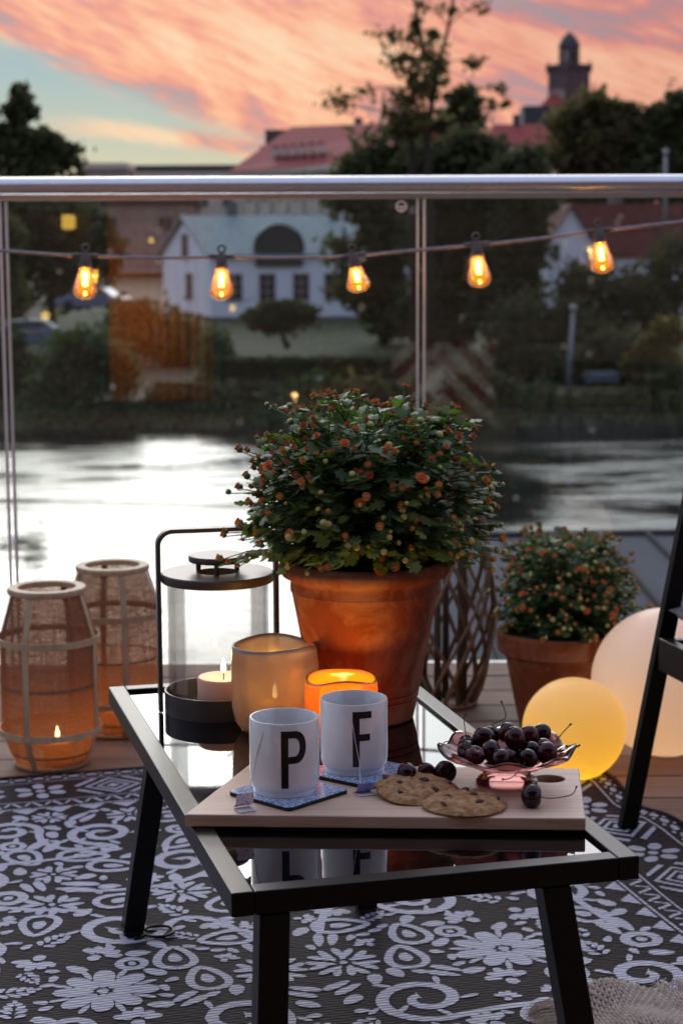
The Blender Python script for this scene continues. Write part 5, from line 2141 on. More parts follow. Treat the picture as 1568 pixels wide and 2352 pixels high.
def coaster(label, c, ang):
    t = thing('coaster', label, 'coaster', (c[0], c[1], BZ + 0.0002), ang, 'blue patterned coasters')
    hw, rc = 0.05, 0.007
    poly = []
    for sx, sy, a0 in ((1, 1, 0), (-1, 1, 90), (-1, -1, 180), (1, -1, 270)):
        for i in range(6):
            a = rad(a0 + 90 * i / 5)
            poly.append((sx * (hw - rc) + rc * math.cos(a), sy * (hw - rc) + rc * math.sin(a)))
    MB().prism(poly, 0, 0.0038).build('cork_base', M['cork'], t)
    MB().prism([(x * 0.985, y * 0.985) for x, y in poly], 0.0038, 0.0044).build('printed_top', M['coaster'], t)


coaster('blue and white patterned coaster under the P mug', (-0.063, 2.1486), rad(-43))
coaster('blue and white patterned coaster under the F mug', (0.0215, 2.2320), rad(53))


def letter_mesh(parts, R, a_mid, name, parent):
    """parts: lists of quads in letter space (x along the wall in metres, z up) wrapped on the mug"""
    mb = MB()
    for q in parts:
        mb.add([((R + 0.00025) * math.sin(a_mid + x / R), -(R + 0.00025) * math.cos(a_mid + x / R), z) for x, z in q], [tuple(range(len(q)))])
    return mb.build(name, M['black_print'], parent)


def rect(x0, x1, z0, z1, n=6):
    return [[(x0 + (x1 - x0) * i / n, z0), (x0 + (x1 - x0) * (i + 1) / n, z0), (x0 + (x1 - x0) * (i + 1) / n, z1), (x0 + (x1 - x0) * i / n, z1)] for i in range(n)]


def mug(label, c, letter, rot_):
    R, h = 0.0404, 0.0872
    t = thing('letter_mug', label, 'mug', (c[0], c[1], BZ + 0.0048), rot_, 'white letter mugs')
    prof = [(0, 0.0015), (0.0345, 0.0015), (0.0350, 0.0), (0.0362, 0.0), (0.0366, 0.0052), (0.0385, 0.0072), (0.0398, 0.0105), (R, 0.016), (R, h - 0.0012), (R - 0.0008, h), (R - 0.0024, h),
            (R - 0.0031, h - 0.0012), (R - 0.0033, 0.015), (0.034, 0.009), (0, 0.008)]
    MB().lathe(prof, 96).build('cup', M['porcelain'], t, smooth=35)
    MB().lathe([(0, 0.0655), (R - 0.0037, 0.0655)], 48).build('tea', M['tea'], t)
    lw = 0.0083
    z0, z1 = 0.0125, 0.0795
    if letter == 'P':
        x0, x1 = -0.0038, 0.0262
        parts = rect(x0, x0 + lw, z0, z1, 4)
        # bowl: a ribbon from the top of the stem round to its middle
        zb = z0 + (z1 - z0) * 0.43
        cx, zc = x1 - 0.0155, (z1 + zb) / 2
        ro_x, ro_z = 0.0155, (z1 - zb) / 2
        outer = [(x0 + lw, z1), ((x0 + lw + cx) / 2, z1)]
        inner = [(x0 + lw, z1 - lw), ((x0 + lw + cx) / 2, z1 - lw)]
        n = 22
        for i in range(n + 1):
            a = math.pi / 2 - math.pi * i / n
            outer.append((cx + ro_x * abs(math.cos(a)) ** 0.8, zc + ro_z * math.sin(a)))
            inner.append((cx + (ro_x - lw) * abs(math.cos(a)) ** 0.8, zc + (ro_z - lw) * math.sin(a)))
        outer += [((x0 + lw + cx) / 2, zb), (x0 + lw, zb)]
        inner += [((x0 + lw + cx) / 2, zb + lw), (x0 + lw, zb + lw)]
        for i in range(len(outer) - 1):
            parts.append([outer[i], inner[i], inner[i + 1], outer[i + 1]])
    else:
        x0, x1 = -0.0018, 0.0215
        parts = rect(x0, x0 + lw, z0, z1, 4)
        parts += rect(x0 + lw, x1, z1 - lw, z1, 6)
        zm = z0 + (z1 - z0) * 0.47
        parts += rect(x0 + lw, x1 - 0.002, zm, zm + lw, 6)
    letter_mesh(parts, R, 0.0, 'printed_letter', t)
    return t


MP, MF = Vector((-0.0672, 2.152, 0)), Vector((0.0135, 2.239, 0))
mug('white mug printed with a bold black letter P', MP, 'P', rad(1.5))
mug('white mug printed with a bold black letter F', MF, 'F', rad(0))


def tea_bag(label, c, pts, tagpt, col, yaw, fold):
    """thread hanging over the rim to a folded paper tag on the board"""
    t = thing('tea_bag', label, 'tea bag', (tagpt[0], tagpt[1], BZ), 0, 'tea bag tags')
    off = Vector((tagpt[0], tagpt[1], BZ))
    R, h = 0.0404, 0.0872
    P = []
    for i, (a, z) in enumerate(pts):                     # on the mug wall: angle from the camera side, height
        rr = R + 0.0008
        if z > h:
            rr = R - 0.0012
        P.append(Vector((c[0] + rr * math.sin(a), c[1] - rr * math.cos(a), BZ + 0.0048 + z)))
    a0 = pts[0][0]
    P.insert(0, Vector((c[0] + (R - 0.0045) * math.sin(a0), c[1] - (R - 0.0045) * math.cos(a0), BZ + 0.07)))
    q = Vector((tagpt[0], tagpt[1], BZ + 0.0045))
    P += [(P[-1] * 0.45 + q * 0.55) + Vector((0, -0.002, -0.006)), q]
    P[-2].z = max(P[-2].z, BZ + 0.0055)
    MB().tube([p - off for p in P], 0.00042, 5).build('thread', M['thread'], t, smooth=180)
    Rz = Matrix.Rotation(yaw, 3, 'Z')
    s = 0.0105
    up = MB()
    lo = MB()
    for b, th, m_ in ((lo, 0.02, 0), (up, fold, 1)):
        V, F = [], []
        n = 5
        for i in range(n + 1):
            for j in range(2):
                k = i / n
                d = 2 * s * k
                bend = th + 0.5 * k * k * m_
                p = Vector((-s + 2 * s * j, -d * math.cos(bend), d * math.sin(bend) + 0.0006 + 0.0006 * m_))
                V.append(Rz @ p)
        for i in range(n):
            F.append((2 * i, 2 * i + 1, 2 * i + 3, 2 * i + 2))
        b.add(V, F)
    lo.build('tag_back', M['paper'], t)
    m, nt, N, L, out = nodes('tag_print')
    pb = N.new('ShaderNodeBsdfPrincipled')
    nz = noise_node(nt, 260, 3, 0.5)
    L.new(ramp_node(nt, nz.outputs[0], [(0.58, col[0]), (0.63, col[1])]), pb.inputs['Base Color'])
    pb.inputs['Roughness'].default_value = 0.5
    L.new(pb.outputs[0], out.inputs[0])
    up.build('tag_front', m, t)


tea_bag('tea bag with a folded purple and white tag left of the P mug', MP, [(-0.56, 0.0875), (-0.66, 0.070), (-0.90, 0.045), (-1.02, 0.028)], (-0.1145, 2.098),
        ((0.78, 0.74, 0.82), (0.34, 0.10, 0.26)), rad(25), 0.55)
tea_bag('tea bag with a blue flowered tag in front of the F mug', MF, [(-0.16, 0.0875), (-0.05, 0.067), (0.04, 0.042), (0.14, 0.020)], (0.0215, 2.158),
        ((0.20, 0.24, 0.64), (0.78, 0.80, 0.88)), rad(20), 0.16)

# ------------------------------------------------------------------ cherries, dish, cookies
DC = Vector((0.1930, 2.192, BZ))


def build_dish():
    t = thing('footed_dish', 'pink pressed glass footed dish holding cherries', 'dish', DC)

    def wave(q, a, i):
        k = max(0.0, (math.hypot(q.x, q.y) - 0.05) / 0.03)
        s = 1 + 0.035 * k * math.cos(8 * a)
        return Vector((q.x * s, q.y * s, q.z + 0.0045 * k * math.cos(8 * a + 0.4)))
    o = [(0, 0.0165), (0.012, 0.0165), (0.024, 0.0175), (0.040, 0.0215), (0.056, 0.0270), (0.068, 0.0325), (0.0775, 0.0385), (0.0795, 0.0405)]
    i_ = [(0.0785, 0.0425), (0.075, 0.0415), (0.066, 0.0365), (0.054, 0.0310), (0.039, 0.0258), (0.024, 0.0220), (0.010, 0.0208), (0, 0.0205)]
    MB().lathe(o + i_, 96, fn=wave).build('bowl', M['pink_glass'], t, smooth=180)

    def ribs(q, a, i):
        if i in (4, 5, 6):
            s = 1 + 0.035 * math.cos(20 * a + (math.pi if i == 5 else 0))
            return Vector((q.x * s, q.y * s, q.z))
        return q
    MB().lathe([(0, 0.0006), (0.033, 0.0006), (0.0362, 0.0012), (0.0362, 0.0042), (0.0325, 0.0055), (0.0285, 0.0085), (0.0270, 0.0125), (0.0300, 0.0165)], 80, fn=ribs).build('foot', M['pink_glass'], t, smooth=60)


build_dish()


def cherry_mesh():
    prof = []
    n = 14
    for i in range(n + 1):
        a = math.pi * i / n
        r = math.sin(a) * (1 + 0.06 * math.sin(a))
        z = -math.cos(a) * 0.94
        if z > 0.55:
            z -= 0.30 * max(0, 1 - (r / 0.62)) ** 1.6
        prof.append((max(0, r), z))
    return MB().lathe(prof, 24, fn=lambda q, a, i: Vector((q.x * (1 + 0.03 * math.cos(a)), q.y * (1 - 0.03 * math.cos(2 * a)), q.z))).mesh('cherry_flesh', M['cherry'], 180)


CH = cherry_mesh()


def cherry(label, c, r, tilt, yaw, stem, group):
    """stem: list of local points (radius units) from the dimple or None"""
    t = thing('cherry', label, 'cherry', c, 0, group)
    R = Matrix.Rotation(yaw, 4, 'Z') @ Matrix.Rotation(tilt, 4, 'X')
    o = inst('flesh', CH, t, R @ Matrix.Scale(r, 4))
    if stem:
        P = [Vector(p) - Vector(c) for p in stem]
        P = [(R @ Vector((0, 0, r * 0.62)))] + P
        sm = []
        for i in range(len(P) - 1):
            for j in range(5):
                u = j / 5
                p0, p1, p2, p3 = P[max(0, i - 1)], P[i], P[i + 1], P[min(len(P) - 1, i + 2)]
                sm.append(0.5 * ((2 * p1) + (p2 - p0) * u + (2 * p0 - 5 * p1 + 4 * p2 - p3) * u * u + (3 * p1 - p0 - 3 * p2 + p3) * u ** 3))
        sm.append(P[-1])
        k = len(sm)
        rr = [0.0006] * (k - 2) + [0.0011, 0.0016]
        MB().tube(sm, rr, 6).build('stem', M['cherry_stem'], t, smooth=180)
    return t


def build_cherries():
    raw = [(1110.2, 1695.7, 25.5, 2.188), (1070.8, 1724.8, 22.0, 2.182), (1092.7, 1743.8, 22.6, 2.152), (1126.6, 1726.7, 24.1, 2.162), (1155.7, 1683.6, 22.4, 2.218), (1182.3, 1696.4, 26.0, 2.184),
           (1214.8, 1692.8, 23.0, 2.214), (1150.3, 1763.9, 21.9, 2.136), (1166.7, 1742.0, 22.1, 2.160), (1211.1, 1750.0, 21.8, 2.146), (1255.3, 1740.2, 24.1, 2.162), (1246.9, 1718.3, 22.0, 2.196),
           (1219.5, 1723.7, 22.0, 2.180), (1132.0, 1688.5, 21.0, 2.222), (1235.9, 1699.4, 20.6, 2.232), (1071.9, 1706.7, 20.4, 2.206), (1180, 1735, 22, 2.20), (1130, 1740, 22, 2.205), (1220, 1742, 22, 2.225)]
    P = []
    for a, b, r, D in raw:
        p = at(a, b, D)
        P.append([p, r * (D * 0.99 + 0.09) / FPX])

    def floor_z(p):
        rho = math.hypot(p.x - DC.x, p.y - DC.y)
        return BZ + 0.0205 + 0.0225 * min(1.0, rho / 0.079) ** 1.7
    for it in range(60):
        for i in range(len(P)):
            for j in range(i + 1, len(P)):
                d = P[j][0] - P[i][0]
                m = (P[i][1] + P[j][1]) * 0.985 - d.length
                if m > 0:
                    d.normalize()
                    d = Vector((d.x * 0.6, d.y * 1.2, d.z * 0.8))
                    P[i][0] -= d * m * 0.42
                    P[j][0] += d * m * 0.42
        for q in P:
            z = floor_z(q[0]) + q[1] * 0.97
            if q[0].z < z:
                q[0].z = z
            rho = math.hypot(q[0].x - DC.x, q[0].y - DC.y)
            if rho > 0.064:
                k = 0.064 / rho
                q[0].x = DC.x + (q[0].x - DC.x) * k
                q[0].y = DC.y + (q[0].y - DC.y) * k
    where = ['dark cherry at the top left of the heap in the glass dish', 'dark cherry at the left side of the heap in the dish', 'dark cherry low at the front left of the dish', 'dark cherry front left of the middle of the heap',
             'dark cherry at the back of the heap left of its peak', 'large dark cherry at the peak of the heap', 'dark cherry right of the peak of the heap', 'dark cherry lowest at the front of the dish',
             'dark cherry tucked behind the lowest front cherry', 'dark cherry low at the front right of the dish', 'dark cherry at the right side of the heap', 'dark cherry behind the right side of the heap',
             'dark cherry in the right middle of the heap', 'dark cherry half hidden at the back left of the heap', 'dark cherry half hidden at the back right of the heap', 'dark cherry half hidden behind the left side',
             'dark cherry buried in the middle of the heap', 'dark cherry buried left in the heap', 'dark cherry buried right in the heap']
    # stems seen in the photo: start cherry -> points
    st = {15: [(1065, 1652, 2.20), (1071, 1640, 2.20)], 4: [(1128, 1665, 2.222), (1159, 1650, 2.222), (1157, 1628, 2.222), (1150, 1610, 2.222)], 6: [(1197, 1680, 2.225), (1184, 1672, 2.225)],
          11: [(1274, 1702, 2.22), (1294, 1680, 2.22), (1311, 1662, 2.22)], 10: [(1277, 1728, 2.20), (1300, 1728, 2.205), (1331, 1711, 2.21)], 1: [(1040, 1706, 2.16), (1022, 1704, 2.15), (1013, 1716, 2.145)],
          9: [(1190, 1772, 2.12), (1170, 1788, 2.11), (1152, 1790, 2.11)], 14: [(1250, 1690, 2.25), (1270, 1700, 2.25)]}
    r = random.Random(2)
    for i, (p, rad_) in enumerate(P):
        s = None
        if i in st:
            s = [at(a, b, D) for a, b, D in st[i]]
            dd = s[0] - p
            yaw = math.atan2(dd.x, -dd.y)
            tilt = math.acos(max(-1, min(1, dd.normalized().z)))
            cherry(where[i], p, rad_, tilt, yaw, s, 'cherries in the dish')
        else:
            cherry(where[i], p, rad_, r.uniform(0.4, 2.0), r.uniform(0, 6.28), None, 'cherries in the dish')
    loose = [(933.3, 1776.6, 23.7, 'cherry beside the F coaster with a short bent stem', 0.0045), (978.2, 1773.7, 20.8, 'middle cherry of the three behind the cookies', 0), (1021.9, 1773.0, 24.4, 'rightmost cherry of the three behind the cookies', 0),
             (1220.3, 1828.4, 25.5, 'single cherry with a long stem right of the cookies', 0)]
    for k, (a, b, r_, lab, dz) in enumerate(loose):
        rr = r_ * 2.27 / FPX
        p = at(a, b, z=BZ + rr * 0.95 + dz)
        s, tl, yw = None, 1.2, 0.3
        if k == 0:
            s = [p + Vector((-0.016, -0.006, -0.002)), p + Vector((-0.027, -0.010, -0.006))]
            tl, yw = 1.6, rad(-70)
        if k == 3:
            s = [p + Vector((0.022, 0.004, -0.004)), p + Vector((0.045, 0.004, 0.000)), p + Vector((0.051, 0.004, 0.010))]
            tl, yw = 1.6, rad(85)
        if k == 2:
            tl, yw = 1.25, rad(10)
        cherry(lab, p, rr, tl, yw, s, 'loose cherries on the board')


build_cherries()


def cookie(label, c, R, seed, tilt, yaw):
    t = thing('cookie', label, 'cookie', c, 0, 'cookies')
    t.rotation_euler = (tilt[0], tilt[1], yaw)
    r = random.Random(seed)
    ph = [r.uniform(0, 6.28) for _ in range(12)]
    V, F = [], []
    nr, na = 34, 120

    def top(x, y):
        d = math.hypot(x, y) / R
        base = 0.0118 * max(0, 1 - d ** 5) ** 0.55
        q = Vector((x * 90 + seed, y * 90, seed * 1.7))
        crk = abs(mnoise.noise(q * 0.9 + Vector((5, 1, 0))))
        return base * (1 - 0.16 * d * d) + 0.0022 * mnoise.fractal(q * 1.3, 0.9, 2.1, 4) - 0.0016 * max(0, 1 - crk / 0.06) * (d < 0.93)
    for i in range(nr + 1):
        d = (i / nr) ** 0.8
        for j in range(na):
            a = 2 * math.pi * j / na
            k = 1 + 0.022 * math.sin(3 * a + ph[3]) + 0.016 * math.sin(5 * a + ph[4]) + 0.008 * math.sin(11 * a + ph[5])
            x, y = R * d * k * math.cos(a), R * d * k * math.sin(a)
            V.append((x, y, max(0.0012, top(x / k, y / k)) if i < nr else 0.003))
    for i in range(nr):
        for j in range(na):
            F.append((i * na + j, (i + 1) * na + j, (i + 1) * na + (j + 1) % na, i * na + (j + 1) % na))
    b = len(V)
    for j in range(na):
        a = 2 * math.pi * j / na
        V.append((R * 0.95 * math.cos(a), R * 0.95 * math.sin(a), 0.0))
    F += [(nr * na + (j + 1) % na, nr * na + j, b + j, b + (j + 1) % na) for j in range(na)]
    F.append(tuple(b + j for j in range(na - 1, -1, -1)))
    MB().add(V, F).build('biscuit', M['cookie'], t, smooth=180)
    n = 7
    for i in range(n):
        a, d = 2.399 * i + ph[6], R * math.sqrt((i + 0.6) / n) * 0.86
        x, y = d * math.cos(a), d * math.sin(a)
        s = r.uniform(0.0032, 0.0062)
        m = MB()
        m.lathe([(0, -s * .5), (s, -s * .2), (s * 0.95, s * .25), (s * .5, s * .55), (0, s * .6)], 8, fn=lambda q, aa, ii: q * (1 + 0.15 * math.sin(3 * aa + i)))
        o = m.build('chocolate_chip', M['chocolate'], t, smooth=60)
        o.location = (x, y, max(0.003, top(x, y)) - s * 0.1)
        o.rotation_euler = (r.uniform(-.4, .4), r.uniform(-.4, .4), r.uniform(0, 6))
        o.scale = (1.2, 0.9, 0.8)


cookie('chocolate chip cookie lying flat at the front of the board', (0.1375, 2.098, BZ + 0.0002), 0.0480, 5, (0, 0), 0.4)
cookie('chocolate chip cookie leaning on the other cookie', (0.0850, 2.146, BZ + 0.0030), 0.0485, 9, (rad(4), rad(-5)), 1.4)

# ------------------------------------------------------------------ pots and chrysanthemums
def pot(label, c, h, rb, rt, roll):
    t = thing('terracotta_pot', label, 'flower pot', c, 0, 'terracotta pots')
    def rr(z):
        return rb + (rt - rb) * z / h
    th = 0.009
    if roll:                                             # rolled rim and scored lines
        prof = [(0, 0), (rb - 0.004, 0), (rb, 0.003), (rr(.13 * h), .13 * h), (rr(.13 * h) - .0016, .137 * h), (rr(.15 * h), .146 * h), (rr(.17 * h), .17 * h), (rr(.17 * h) - .0016, .178 * h), (rr(.19 * h), .187 * h),
                (rr(.80 * h), .80 * h), (rr(.80 * h) + .0018, .81 * h), (rr(.86 * h) - .001, .87 * h), (rr(.88 * h), .885 * h), (rt + 0.004, .905 * h), (rt + 0.0085, .93 * h), (rt + 0.0095, .955 * h), (rt + 0.008, .98 * h), (rt + 0.003, h * .998), (rt - 0.004, h), (rt - th, .985 * h),
                (rr(.7 * h) - th, .7 * h), (0, .7 * h)]
    else:                                                # plain pot with a broad collar
        prof = [(0, 0), (rb - 0.004, 0), (rb, 0.003), (rr(.76 * h), .76 * h), (rr(.78 * h) + .008, .775 * h), (rt + 0.006, .80 * h), (rt + 0.009, .98 * h), (rt + 0.006, h), (rt - th + .002, h), (rt - th, .98 * h), (rr(.7 * h) - th, .7 * h), (0, .7 * h)]
    MB().lathe(prof, 96).build('pot_body', M['terracotta'], t, smooth=38)
    MB().lathe([(0, .90 * h), (rt * 0.5, .905 * h), (rr(.88 * h) - th - 0.0006, .88 * h), (rr(.84 * h) - th - 0.0006, .82 * h)], 40).build('soil', M['soil'], t, smooth=180)
    return t


def leaf_mesh(seed):
    r = random.Random(seed)
    e = [(0.03, 0.0), (0.05, 0.10), (0.26, 0.22), (0.36, 0.17), (0.34, 0.32), (0.20, 0.40), (0.34, 0.52), (0.50, 0.50), (0.45, 0.66), (0.27, 0.68), (0.33, 0.82), (0.24, 0.92), (0.13, 0.90), (0.0, 1.0)]
    e = [(x * r.uniform(0.88, 1.12), y + r.uniform(-0.015, 0.015)) for x, y in e]
    mid = [(0, 0), (0, 0.12), (0, 0.36), (0, 0.60), (0, 0.80), (0, 1.0)]
    mi = [0, 1, 1, 1, 2, 2, 2, 3, 3, 3, 4, 4, 4, 5]
    cup = r.uniform(0.10, 0.35)
    curl = r.uniform(0.15, 0.5)

    def z(x, y):
        return -cup * abs(x) * 0.6 + 0.05 * math.sin(abs(x) * 18 + y * 9) * abs(x) - curl * y * y * 0.55
    V = [(x, y, z(x, y)) for x, y in mid]
    nm = len(mid)
    F = []
    for s in (1, -1):
        b = len(V)
        V += [(s * x, y, z(x, y)) for x, y in e]
        for i in range(len(e) - 1):
            f = (mi[i], b + i, b + i + 1) if s > 0 else (mi[i], b + i + 1, b + i)
            F.append(f)
            if mi[i + 1] != mi[i]:
                F.append((mi[i], b + i + 1, mi[i + 1]) if s > 0 else (mi[i], mi[i + 1], b + i + 1))
    return MB().add(V, F).mesh('leaf', M['leaf'], 180)


LEAVES = [leaf_mesh(i) for i in range(5)]


def bud_mesh(mat, open_):
    mb = MB()
    mb.lathe([(0.10, -0.9), (0.55, -0.62), (0.86, -0.15), (0.90, 0.10)], 10, mi=0)
    if open_ == 0:
        mb.lathe([(0.86, 0.0), (0.84, 0.35), (0.62, 0.66), (0.30, 0.80), (0.12, 0.70), (0, 0.66)], 10, mi=1)
    else:
        for k in range(11):
            a = 2 * math.pi * k / 11
            c, s = math.cos(a), math.sin(a)
            for (r0, z0, r1, z1, w) in ((0.5, 0.0, 1.0 * open_, 0.85, 0.30), (0.25, 0.1, 0.55 * open_, 0.95, 0.24)):
                px_, py_ = -s * w, c * w
                mb.add([(r0 * c - px_ * .6, r0 * s - py_ * .6, z0), (r0 * c + px_ * .6, r0 * s + py_ * .6, z0), (r1 * c + px_, r1 * s + py_, z1), (r1 * 1.06 * c, r1 * 1.06 * s, z1 + .12), (r1 * c - px_, r1 * s - py_, z1)], [(0, 1, 2, 3, 4)], 1)
        mb.lathe([(0.7, 0.0), (0.55, 0.55), (0.25, 0.72), (0, 0.74)], 8, mi=1)
    return mb.mesh('bud', [M['calyx'], mat], 60)


def flower_mesh():
    mb = MB()
    mb.lathe([(0.10, -0.55), (0.42, -0.35), (0.5, -0.05)], 10, mi=0)
    for (n, r0, r1, tilt, w) in ((16, 0.15, 1.0, 0.25, 0.15), (14, 0.12, 0.84, 0.6, 0.14), (11, 0.08, 0.60, 0.95, 0.12), (7, 0.04, 0.34, 1.25, 0.10)):
        for k in range(n):
            a = 2 * math.pi * (k + (n % 3) * .3) / n
            c, s = math.cos(a), math.sin(a)
            ct, st_ = math.cos(tilt), math.sin(tilt)

            def q(r, side, lift=0.0):
                return (c * r * ct - s * side, s * r * ct + c * side, r * st_ + lift)
            mb.add([q(r0, -w * .5), q(r0, w * .5), q(r1 * .75, w, .03), q(r1, w * .35, .0), q(r1, -w * .35, .0), q(r1 * .75, -w, .03)], [(0, 1, 2, 3, 4, 5)], 1)
    mb.lathe([(0.3, 0.0), (0.22, 0.3), (0, 0.36)], 8, mi=1)
    return mb.mesh('flower', [M['calyx'], M['petal']], None)


BUDS = [bud_mesh(M['bud_green'], 0), bud_mesh(M['bud_apricot'], 0.85), bud_mesh(M['bud_rose'], 0.75)]
FLOWER = flower_mesh()


def chrysanthemum(label, c, rx, rz, n_stem, n_leaf, seed, leaf_len, bud_r, droop, n_flower, n_bud=285, low=-13.0):
    """dome of forked stems; c is the middle of the soil surface"""
    t = thing('chrysanthemum', label, 'flower plant', c, 0, 'potted chrysanthemums')
    r = random.Random(seed)
    off = Vector((0, 0, 0))
    stems = MB()
    leaf_list, tips = [], []
    for i in range(n_stem):
        u = (i + 0.5) / n_stem
        az = i * 2.399963 + r.uniform(-0.2, 0.2)
        lo = math.sin(rad(low))
        sz = lo + (1 - lo) * u
        el = math.asin(max(-1, min(1, sz)))
        k = (r.uniform(0.84, 1.03) + 0.05 * math.sin(az * 3 + seed) * math.cos(el)) * (1.10 if r.random() < 0.10 else 1)
        d = Vector((math.cos(az) * math.cos(el), math.sin(az) * math.cos(el), math.sin(el)))
        ce = max(0.0, math.cos(el)) ** 0.62                # fuller shoulders than a ball
        dh = Vector((d.x, d.y, 0)).normalized() * ce
        end = Vector((dh.x * rx * k, dh.y * rx * k, droop + max(-0.5, math.copysign(abs(d.z) ** 0.9, d.z)) * rz * k))
        a0 = r.uniform(0, 6.28)
        st0 = Vector((0.045 * math.cos(a0) * r.random(), 0.045 * math.sin(a0) * r.random(), -0.006))
        ctl = Vector((end.x * 0.35, end.y * 0.35, max(end.z * 0.75, 0.05) + 0.02))
        P = []
        for j in range(9):
            w = j / 8
            P.append(st0 * (1 - w) ** 2 + ctl * 2 * w * (1 - w) + end * w * w)
        stems.tube(P, [0.0016 - 0.0008 * j / 8 for j in range(9)], 5, cap=False)
        tng = (P[-1] - P[-2]).normalized()
        upish = (tng + Vector((0, 0, 0.7)) + d * 0.3).normalized()
        nf = r.choice((2, 3, 3, 4))
        fork = P[6]
        tips.append((end, upish))
        for f in range(nf - 1):
            sd_ = Vector((r.uniform(-1, 1), r.uniform(-1, 1), r.uniform(-0.5, 0.8)))
            e2 = end + sd_ * rx * 0.13 - d * rx * r.uniform(-0.02, 0.08)
            stems.tube([fork, (fork + e2) / 2 + Vector((0, 0, 0.004)), e2], [0.0011, 0.0009, 0.0007], 5, cap=False)
            for q in range(2):                           # small leaves on the twigs
                w = r.uniform(0.2, 0.85)
                o_ = (Vector((r.uniform(-1, 1), r.uniform(-1, 1), r.uniform(-0.3, 0.5))) + d * 0.6).normalized()
                nrm = (Vector((0, 0, 1)) + d * 0.6 + Vector((r.uniform(-.5, .5), r.uniform(-.5, .5), 0))).normalized()
                xx = o_.cross(nrm).normalized()
                m = Matrix((xx, o_, xx.cross(o_).normalized())).transposed().to_4x4() @ Matrix.Scale(leaf_len * r.uniform(0.4, 0.75), 4)
                m.translation = fork * (1 - w) + e2 * w
                leaf_list.append((m.translation.copy(), m, r.randrange(len(LEAVES))))
            tips.append((e2, ((e2 - fork).normalized() + Vector((0, 0, 0.5))).normalized()))
        per = n_leaf // n_stem
        for q in range(per):
            w = r.uniform(0.42, 1.0) if r.random() < 0.82 else r.uniform(0.14, 0.45)
            p = st0 * (1 - w) ** 2 + ctl * 2 * w * (1 - w) + end * w * w
            aa = r.uniform(0, 6.28)
            o_ = Vector((math.cos(aa), math.sin(aa), r.uniform(-0.5, 0.35)))
            o_ = (o_ + d * r.uniform(0.3, 1.1)).normalized()
            L = leaf_len * r.uniform(0.6, 1.15) * (1.25 - 0.45 * w)
            nrm = (Vector((0, 0, 1)) + d * 0.5 + Vector((r.uniform(-.5, .5), r.uniform(-.5, .5), 0))).normalized()
            xx = o_.cross(nrm).normalized()
            zz = xx.cross(o_).normalized()
            m = Matrix((xx, o_, zz)).transposed().to_4x4()
            m = m @ Matrix.Scale(L, 4)
            m.translation = p + o_ * 0.004
            leaf_list.append((p, m, r.randrange(len(LEAVES))))
    stems.build('stems', M['stem'], t, smooth=180)['kind'] = 'stuff'
    # the 300 leaves nearest to the eye are single parts, the rest one mesh
    view = Vector((-c[0], -c[1], CAM_H - c[2])).normalized()
    leaf_list.sort(key=lambda q: -(q[0].dot(view)))
    for p, m, k in leaf_list[:295]:
        inst('leaf', LEAVES[k], t, m)
    rest = MB()
    for p, m, k in leaf_list[295:]:
        me = LEAVES[k]
        rest.add([m @ v.co for v in me.vertices], [tuple(pp.vertices) for pp in me.polygons])
    rest.build('leaves', M['leaf'], t, smooth=180)['kind'] = 'stuff'
    tips.sort(key=lambda q: -(q[0].z * 0.9 + q[0].dot(view)))   # those one sees first
    hi = list(range(int(len(tips) * 0.55)))
    fl = set(r.sample(hi, n_flower))
    nb = 0
    far = [MB(), MB(), MB()]
    for i, (p, d) in enumerate(tips):
        xx = d.cross(Vector((0.3, 0.9, 0.2))).normalized()
        yy = d.cross(xx)
        m = Matrix((xx, yy, d)).transposed().to_4x4()
        if i in fl:
            s = bud_r * r.uniform(1.35, 2.1)
            m = m @ Matrix.Scale(s, 4)
            m.translation = p + d * s * 0.5
            inst('flower', FLOWER, t, m)
            continue
        nb += 1
        s = bud_r * r.uniform(0.65, 1.35)
        m = m @ Matrix.Scale(s, 4)
        m.translation = p + d * s * 0.85
        x = r.random() + 0.45 * (p.z / rz - 0.45)
        k = 0 if x < 0.46 else 1 if x < 0.93 else 2
        if nb <= n_bud:
            inst('bud', BUDS[k], t, m)
        else:
            me = BUDS[k]
            b0 = far[k]
            b0.add([m @ v.co for v in me.vertices], [tuple(q.vertices) for q in me.polygons])
            b0.m[-len(me.polygons):] = [q.material_index for q in me.polygons]
    for k, mt in enumerate(('bud_green', 'bud_apricot', 'bud_rose')):
        if far[k].v:
            far[k].build('buds', [M['calyx'], M[mt]], t, smooth=60)['kind'] = 'stuff'


PC = Vector((0.0315, 2.580, GZ))
pot('large terracotta pot with rolled rim standing on the table', PC, 0.222, 0.0665, 0.1085, True)
chrysanthemum('large rust orange chrysanthemum in the terracotta pot on the table', PC + Vector((0, 0, 0.200)), 0.170, 0.172, 180, 3400, 21, 0.028, 0.0046, 0.068, 20)
SC = Vector((0.470, 4.060, 0.0))
pot('smaller terracotta pot with broad collar on the deck', SC, 0.215, 0.086, 0.128, False)
chrysanthemum('smaller orange chrysanthemum in the pot on the deck', SC + Vector((0.01, 0, 0.195)), 0.150, 0.182, 150, 2300, 33, 0.028, 0.0050, 0.050, 24, 285, -8)


